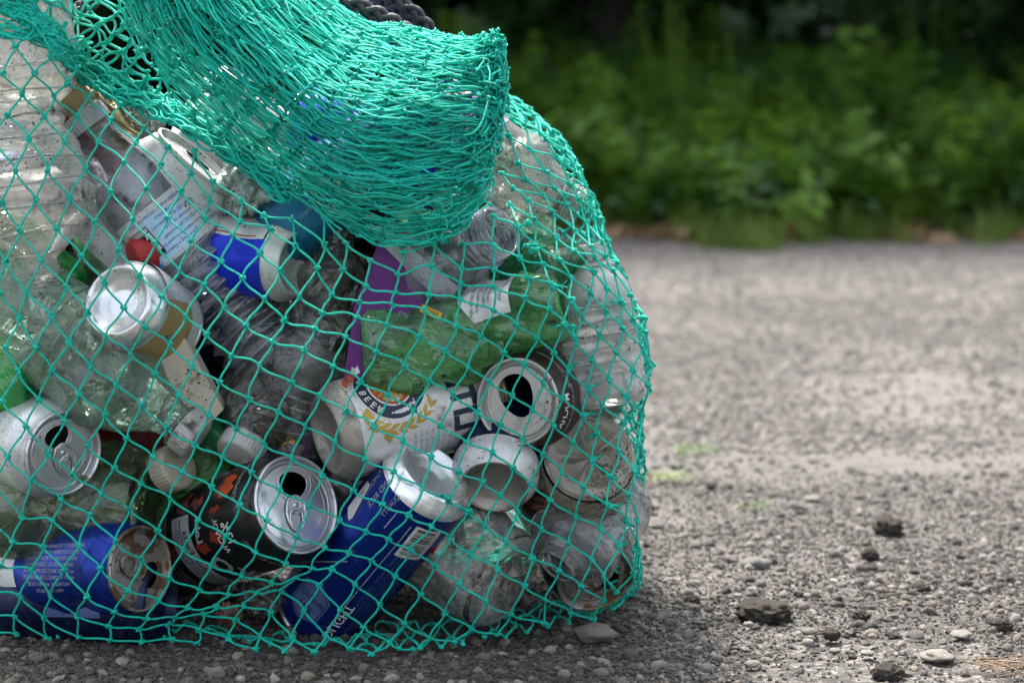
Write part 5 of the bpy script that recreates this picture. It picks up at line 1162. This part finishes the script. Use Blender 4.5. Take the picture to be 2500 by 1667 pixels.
# back wall of the bag
for i in range(-3, 30):
    for j in range(0, 22):
        if (i + j) % 2: continue
        def bp(i, j):
            px = -60 + i * 55; py = 330 + j * 52; p = at(px, py, hullY(min(px, 1100), py) + .27); p.z = max(.004, p.z); return p + Vector((0, .012 * noise.noise(Vector((i, j, 0)) * .7), 0))
        if -60 + i * 55 > np.interp(330 + j * 52, sx, sv_) - 180: continue
        p = bp(i, j)
        for di in (-1, 1):
            q = bp(i + di, j + 1); d = (q - p).normalized(); S.append([tuple(w) for w in strand(p, q, (d + Vector((0, 0, -.4))).normalized(), (d + Vector((0, 0, -.4))).normalized(), 7)])
new_obj("side_netting", tube_mesh("side_netting", [tubes(np.array(S) - NO, .0009, 6)]), M['net'], net)
kb = np.array([knot_pts(p, i, .0011) for i, p in enumerate(K2)]) - NO
o = new_obj("side_knots", tube_mesh("side_knots", [tubes(kb, .0008, 5, closed=True)]), M['net'], net); o["kind"] = "stuff"

# hem: slack mesh tucked on the ground along the bottom
S, K3 = [], []
rd = random.Random(6)
def hem(i, j):
    px = -40 + i * 26; e = np.interp(px, bx, bv); py = e - 62 + j * 22 + 10 * noise.noise(Vector((i * .4, j, 0))) + (10 if px > 1000 else 0)
    if px < 900: py = e - 40 + j * 12 + 16 * noise.noise(Vector((i * .23, j * .6, 0)))
    g = ground_at(px + 9 * noise.noise(Vector((i, j, 4))), py); return Vector((g.x, g.y, 0.0025 + 0.004 * abs(noise.noise(Vector((i * .5, j * .9, 7))))))
for i in range(0, 61):
    for j in range(0, 4):
        if (i + j) % 2: continue
        p = hem(i, j)
        if i < 38 and j != 1 and rd.random() < .5: continue
        K3.append(p)
        for di, dj in ((1, 1), (-1, 1)):
            if j + dj < 4 and 0 <= i + di < 61:
                q = hem(i + di, j + dj); d = (q - p).normalized(); S.append([tuple(w) for w in strand(p, q, (d + Vector((rd.gauss(0, .4), rd.gauss(0, .3), .3))).normalized(), (d + Vector((rd.gauss(0, .4), 0, -.3))).normalized(), 7)])
new_obj("hem_netting", tube_mesh("hem_netting", [tubes(np.array(S) - NO, .0009, 6), tubes(np.array([knot_pts(p, i, .0011) for i, p in enumerate(K3)])[:, list(range(16)) + [0]] - NO, .0008, 6)]), M['net'], net)

# the gathered fold
def bil(G, u, v):
    nu, nv = len(G[0]) - 1, len(G) - 1
    def cr(p0, p1, p2, p3, t): return tuple(.5 * ((2 * b) + (-a + c) * t + (2 * a - 5 * b + 4 * c - d) * t * t + (-a + 3 * b - 3 * c + d) * t ** 3) for a, b, c, d in zip(p0, p1, p2, p3))
    def rowv(r, u):
        x = u * nu; i = min(nu - 1, max(0, int(x))); t = x - i; g = lambda k: r[min(nu, max(0, k))]; return cr(g(i - 1), g(i), g(i + 1), g(i + 2), t)
    y = v * nv; j = min(nv - 1, max(0, int(y))); t = y - j; g = lambda k: rowv(G[min(nv, max(0, k))], u); return cr(g(j - 1), g(j), g(j + 1), g(j + 2), t)
FOLD = [  # px, py, Y
 [(600, -240, 1.34), (720, -90, 1.34), (870, 42, 1.34), (985, 66, 1.33), (1095, 88, 1.32), (1218, 88, 1.31)],
 [(500, -210, 1.30), (630, -50, 1.29), (800, 100, 1.28), (940, 160, 1.27), (1085, 170, 1.27), (1228, 185, 1.30)],
 [(400, -180, 1.275), (520, 0, 1.262), (690, 180, 1.25), (860, 280, 1.24), (1040, 300, 1.24), (1222, 300, 1.29)],
 [(310, -160, 1.27), (405, 60, 1.262), (590, 260, 1.252), (790, 400, 1.238), (990, 450, 1.235), (1195, 430, 1.27)],
 [(250, -140, 1.28), (335, 120, 1.28), (520, 320, 1.268), (720, 480, 1.256), (915, 598, 1.25), (1112, 580, 1.26)]]
def fold_sheet(nu, nv, seed, dep, jit, close, L_=0):
    r = random.Random(seed); K = {}; S = []
    for i in range(nu + 1):
        for j in range(nv + 1):
            u = i / nu; v = (j + .5 * (i % 2)) / nv
            v2 = v + close * .05 * noise.noise(Vector((u * 2.2 + seed, v * 9, seed))) + .022 * noise.noise(Vector((u * 8, v * 25, seed)))
            u2 = u - .045 * max(0, u - .75) / .25 * (0.5 + noise.noise(Vector((v * 7, seed, 2)))) + .012 * noise.noise(Vector((v * 12, u * 5, seed + 3)))
            v2 = v2 * (1 - .05 + .09 * noise.noise(Vector((u * 5, seed * .7, 4)))) + .02 * noise.noise(Vector((u * 6, v * 6, 40)))
            px, py, Y = bil(FOLD, min(1.0, max(0, u2)), min(1.03, max(-0.02, v2)))
            lump = .012 * noise.noise(Vector((u * 3, v * 5, 1))) + .004 * noise.noise(Vector((u * 9, v * 12, seed)))
            K[(i, j)] = at(px + r.gauss(0, jit * .8), py + r.gauss(0, jit * .5), Y + dep + lump + .01 * abs(2 * v - 1) ** 3)
    for (i, j), p in K.items():
        for dj in ((0, -1) if i % 2 == 0 else (0, 1)):
            k2 = (i + 1, j + dj)
            if k2 not in K: continue
            if r.random() < (.12 if L_ < 2 else .36) + (.35 * (j / nv) if j / nv > .6 and i / nu < .65 else 0): continue
            q = K[k2]; d = (q - p).normalized(); w = Vector((r.gauss(0, .17), r.gauss(0, .2), r.gauss(0, .17)))
            S.append([tuple(x) for x in strand(p, q, (d + w).normalized(), (d - w * .7).normalized(), 6)])
    return S, list(K.values())
S, K4 = [], []
for L_ in range(4):
    s_, k_ = fold_sheet(15 + (L_ % 3) * 2, [44, 40, 38, 34, 32, 26][L_], 11 + L_ * 7, [0, .003, .007, .012, .018, .024][L_], [4, 6, 7, 8, 8, 8][L_], 1.0 + .3 * L_, L_)
    S += s_; K4 += k_ if L_ < 4 else []
rl = random.Random(44)
for k in range(230):
    u0 = rl.random() * .95; v0 = rl.random(); ln = rl.uniform(.04, .13); ph = rl.random() * 6; st = []
    for q in np.linspace(0, 1, 6):
        u = u0 + ln * q; v = v0 + .012 * math.sin(q * 4 + ph) + .03 * q * math.sin(ph * 2); px, py, Y = bil(FOLD, min(1, u), min(1, max(0, v)))
        st.append(tuple(at(px, py, Y - .003 - .004 * abs(math.sin(q * 3 + ph)))))
    S.append(st)
# stray loops along the fold's right end
rd = random.Random(17)
for k in range(240):
    v = rd.random() ** 1.3; u = rd.uniform(.9, 1.0); px, py, Y = bil(FOLD, u, v); p = at(px + rd.gauss(3, 6), py + rd.gauss(0, 7), Y + rd.gauss(0, .006))
    v2 = min(1, max(0, v + rd.gauss(0, .07))); px, py, Y = bil(FOLD, min(1, u + rd.uniform(-.05, .06)), v2); q = at(px + rd.gauss(4, 6), py, Y + rd.gauss(0, .006))
    w = Vector((rd.uniform(.0, 1.2), rd.gauss(0, .4), rd.gauss(0, .6))); d = (q - p).normalized(); S.append([tuple(x) for x in strand(p, q, (d + w).normalized(), (d - w).normalized(), 6)]); K4.append(p)
fold = new_obj("folded_netting", tube_mesh("folded_netting", [tubes(np.array(S) - NO, .00066, 5)]), M['net'], net)
fk = np.array([knot_pts(p, i, .0015) for i, p in enumerate(K4)])[:, ::2] - NO
o = new_obj("fold_knots", tube_mesh("fold_knots", [tubes(fk, .00075, 5, closed=True)]), M['net'], net); o["kind"] = "stuff"

# gathered seam from the top left corner to the fold, and loose mesh over the dark gap
SEAM = [[(-60, -60, 1.33), (60, 5, 1.33), (150, 95, 1.34), (235, 165, 1.34), (330, 205, 1.335), (430, 250, 1.31), (560, 330, 1.28), (700, 440, 1.262)],
        [(-60, 10, 1.33), (60, 55, 1.33), (135, 125, 1.335), (215, 200, 1.33), (300, 240, 1.325), (405, 290, 1.30), (540, 372, 1.275), (700, 490, 1.262)]]
r = random.Random(8); S, K5 = [], []
for L_ in range(3):
    K = {}; nu, nv = 26, 5
    for i in range(nu + 1):
        for j in range(nv + 1):
            px, py, Y = bil(SEAM, i / nu, min(1, max(0, (j + .5 * (i % 2)) / nv + r.gauss(0, .06)))); K[(i, j)] = front(at(px + r.gauss(0, 7), py + r.gauss(0, 7), Y + .004 * L_), .003 + .003 * r.random())
    for (i, j), p in K.items():
        for dj in ((0, -1) if i % 2 == 0 else (0, 1)):
            k2 = (i + 1, j + dj)
            if k2 in K: q = K[k2]; d = (q - p).normalized(); w = Vector((r.gauss(0, .5), r.gauss(0, .3), r.gauss(0, .5))); S.append([tuple(x) for x in strand(p, q, (d + w).normalized(), (d - w).normalized(), 6)])
        K5.append(p)
GAP = [[(-80, -60, 1.36), (60, -40, 1.36), (160, -50, 1.37), (250, -40, 1.36), (340, -30, 1.33)], [(-80, 0, 1.34), (70, 15, 1.35), (170, 50, 1.36), (250, 60, 1.35), (335, 60, 1.33)], [(-60, 50, 1.33), (110, 80, 1.34), (180, 130, 1.35), (265, 150, 1.345), (350, 150, 1.33)], [(-60, 70, 1.33), (130, 110, 1.335), (200, 190, 1.335), (290, 225, 1.33), (380, 220, 1.32)]]
for L_, (nu, nv) in enumerate([(11, 6), (12, 5)]):
    K = {}
    for i in range(nu + 1):
        for j in range(nv + 1):
            px, py, Y = bil(GAP, i / nu, min(1, (j + .5 * (i % 2)) / nv)); K[(i, j)] = front(at(px + r.gauss(0, 9), py + r.gauss(0, 9), Y + .008 * L_), .003 + .003 * r.random())
    for (i, j), p in K.items():
        for dj in ((0, -1) if i % 2 == 0 else (0, 1)):
            k2 = (i + 1, j + dj)
            if k2 in K: q = K[k2]; d = (q - p).normalized(); w = Vector((r.gauss(0, .5), r.gauss(0, .3), r.gauss(-.2, .5))); S.append([tuple(x) for x in strand(p, q, (d + w).normalized(), (d - w).normalized(), 6)])
        K5.append(p)
new_obj("gathered_seam", tube_mesh("gathered_seam", [tubes(np.array(S) - NO, .0009, 6), tubes(np.array([knot_pts(p, i, .0011) for i, p in enumerate(K5)])[:, list(range(16)) + [0]] - NO, .0008, 5)]), M['net'], net)

# mended knots with frayed ends
rd = random.Random(5)
for (px, py, a) in [(1288, 545, 200), (1300, 612, 20), (1352, 700, 10), (1395, 730, -60), (1378, 792, 190), (1398, 800, -80), (1392, 897, 40), (1438, 945, 20), (1425, 1012, 10), (1450, 1062, 200), (1447, 1122, 30), (1490, 1160, -30), (1488, 1235, 10), (1530, 1270, -40), (1512, 1330, 20), (1095, 1215, 150), (1145, 1248, 160), (1515, 735, 190), (1285, 600, 15)]:
    c = front(hull(px, py, -.004), .004, RS); S = []; aa = math.radians(a); d = Vector((math.cos(aa), -.4, math.sin(aa)))
    end = c + d * rd.uniform(.003, .007)
    S.append([tuple(c + (end - c) * q) for q in np.linspace(0, 1, 5)])
    for k in range(9):
        w = Vector((rd.gauss(0, .6), rd.gauss(0, .6), rd.gauss(0, .6))); e2 = end + (d + w) * rd.uniform(.001, .0032); S.append([tuple(end + (e2 - end) * q + w * .0006 * q * q) for q in np.linspace(0, 1, 5)])
    rad = np.full((len(S), 5), .00022); rad[0] = .0009
    P_ = np.array(S); kk = np.array([knot_pts(c, 7 + int(px), .0017)])[:, list(range(16)) + [0]]
    new_obj("mended_knot", tube_mesh("mended_knot", [tubes(P_ - NO, rad, 5), tubes(kk - NO, .0010, 6)]), M['net'], net)

# black braided rope behind the fold
def rope(ctrl, rad, label, name="rope"):
    C_ = np.array([tuple(at(*c)) for c in ctrl]); n = 260; tt = np.linspace(0, len(C_) - 1, n); P = []
    for x in tt:
        i = min(len(C_) - 2, int(x)); f = x - i; g = lambda k: C_[min(len(C_) - 1, max(0, k))]; a, b, c, d = g(i - 1), g(i), g(i + 1), g(i + 2)
        P.append(.5 * (2 * b + (-a + c) * f + (2 * a - 5 * b + 4 * c - d) * f * f + (-a + 3 * b - 3 * c + d) * f ** 3))
    P = np.array(P); T = np.gradient(P, axis=0); T /= np.linalg.norm(T, axis=1, keepdims=True); N_ = np.cross(T, [0, 1, 0.1]); N_ /= np.linalg.norm(N_, axis=1, keepdims=True); B_ = np.cross(T, N_)
    Ls = np.concatenate([[0], np.cumsum(np.linalg.norm(np.diff(P, axis=0), axis=1))]); O = P[n // 2]
    t = empty(name, Matrix.Translation(O), label, "rope"); 
    for k in range(8):
        sg = 1 if k % 2 else -1; ph = (k // 2) * PI / 2; a = sg * Ls * 2 * PI / (rad * 7.5) + ph
        R = rad * (.72 + .12 * np.cos(4 * a * 1.0 + (0 if sg > 0 else PI)))
        Q = P + (np.cos(a) * R)[:, None] * N_ + (np.sin(a) * R)[:, None] * B_
        new_obj("strand", tube_mesh("strand", [tubes((Q - O)[None], rad * .40, 7)]), M['rope'], t)
    v, f, u = tubes((P - O)[None], rad * .66, 10); new_obj("core", mesh_np("core", v, f), M['rope'], t)
rope([(640, -140, 1.36), (770, -30, 1.36), (870, 18, 1.36), (960, 62, 1.37), (1040, 120, 1.39), (1090, 200, 1.42)], .0062, "thick black braided rope running behind the fold, nearer strand")
rope([(700, -160, 1.40), (850, -50, 1.40), (960, 5, 1.40), (1020, 50, 1.405), (1062, 110, 1.42), (1095, 190, 1.45)], .0062, "thick black braided rope running behind the fold, farther strand")
rope([(330, -120, 1.42), (250, -20, 1.42), (190, 30, 1.42), (150, 75, 1.42), (90, 140, 1.45)], .005, "black braided rope end seen through the loose mesh at top left")
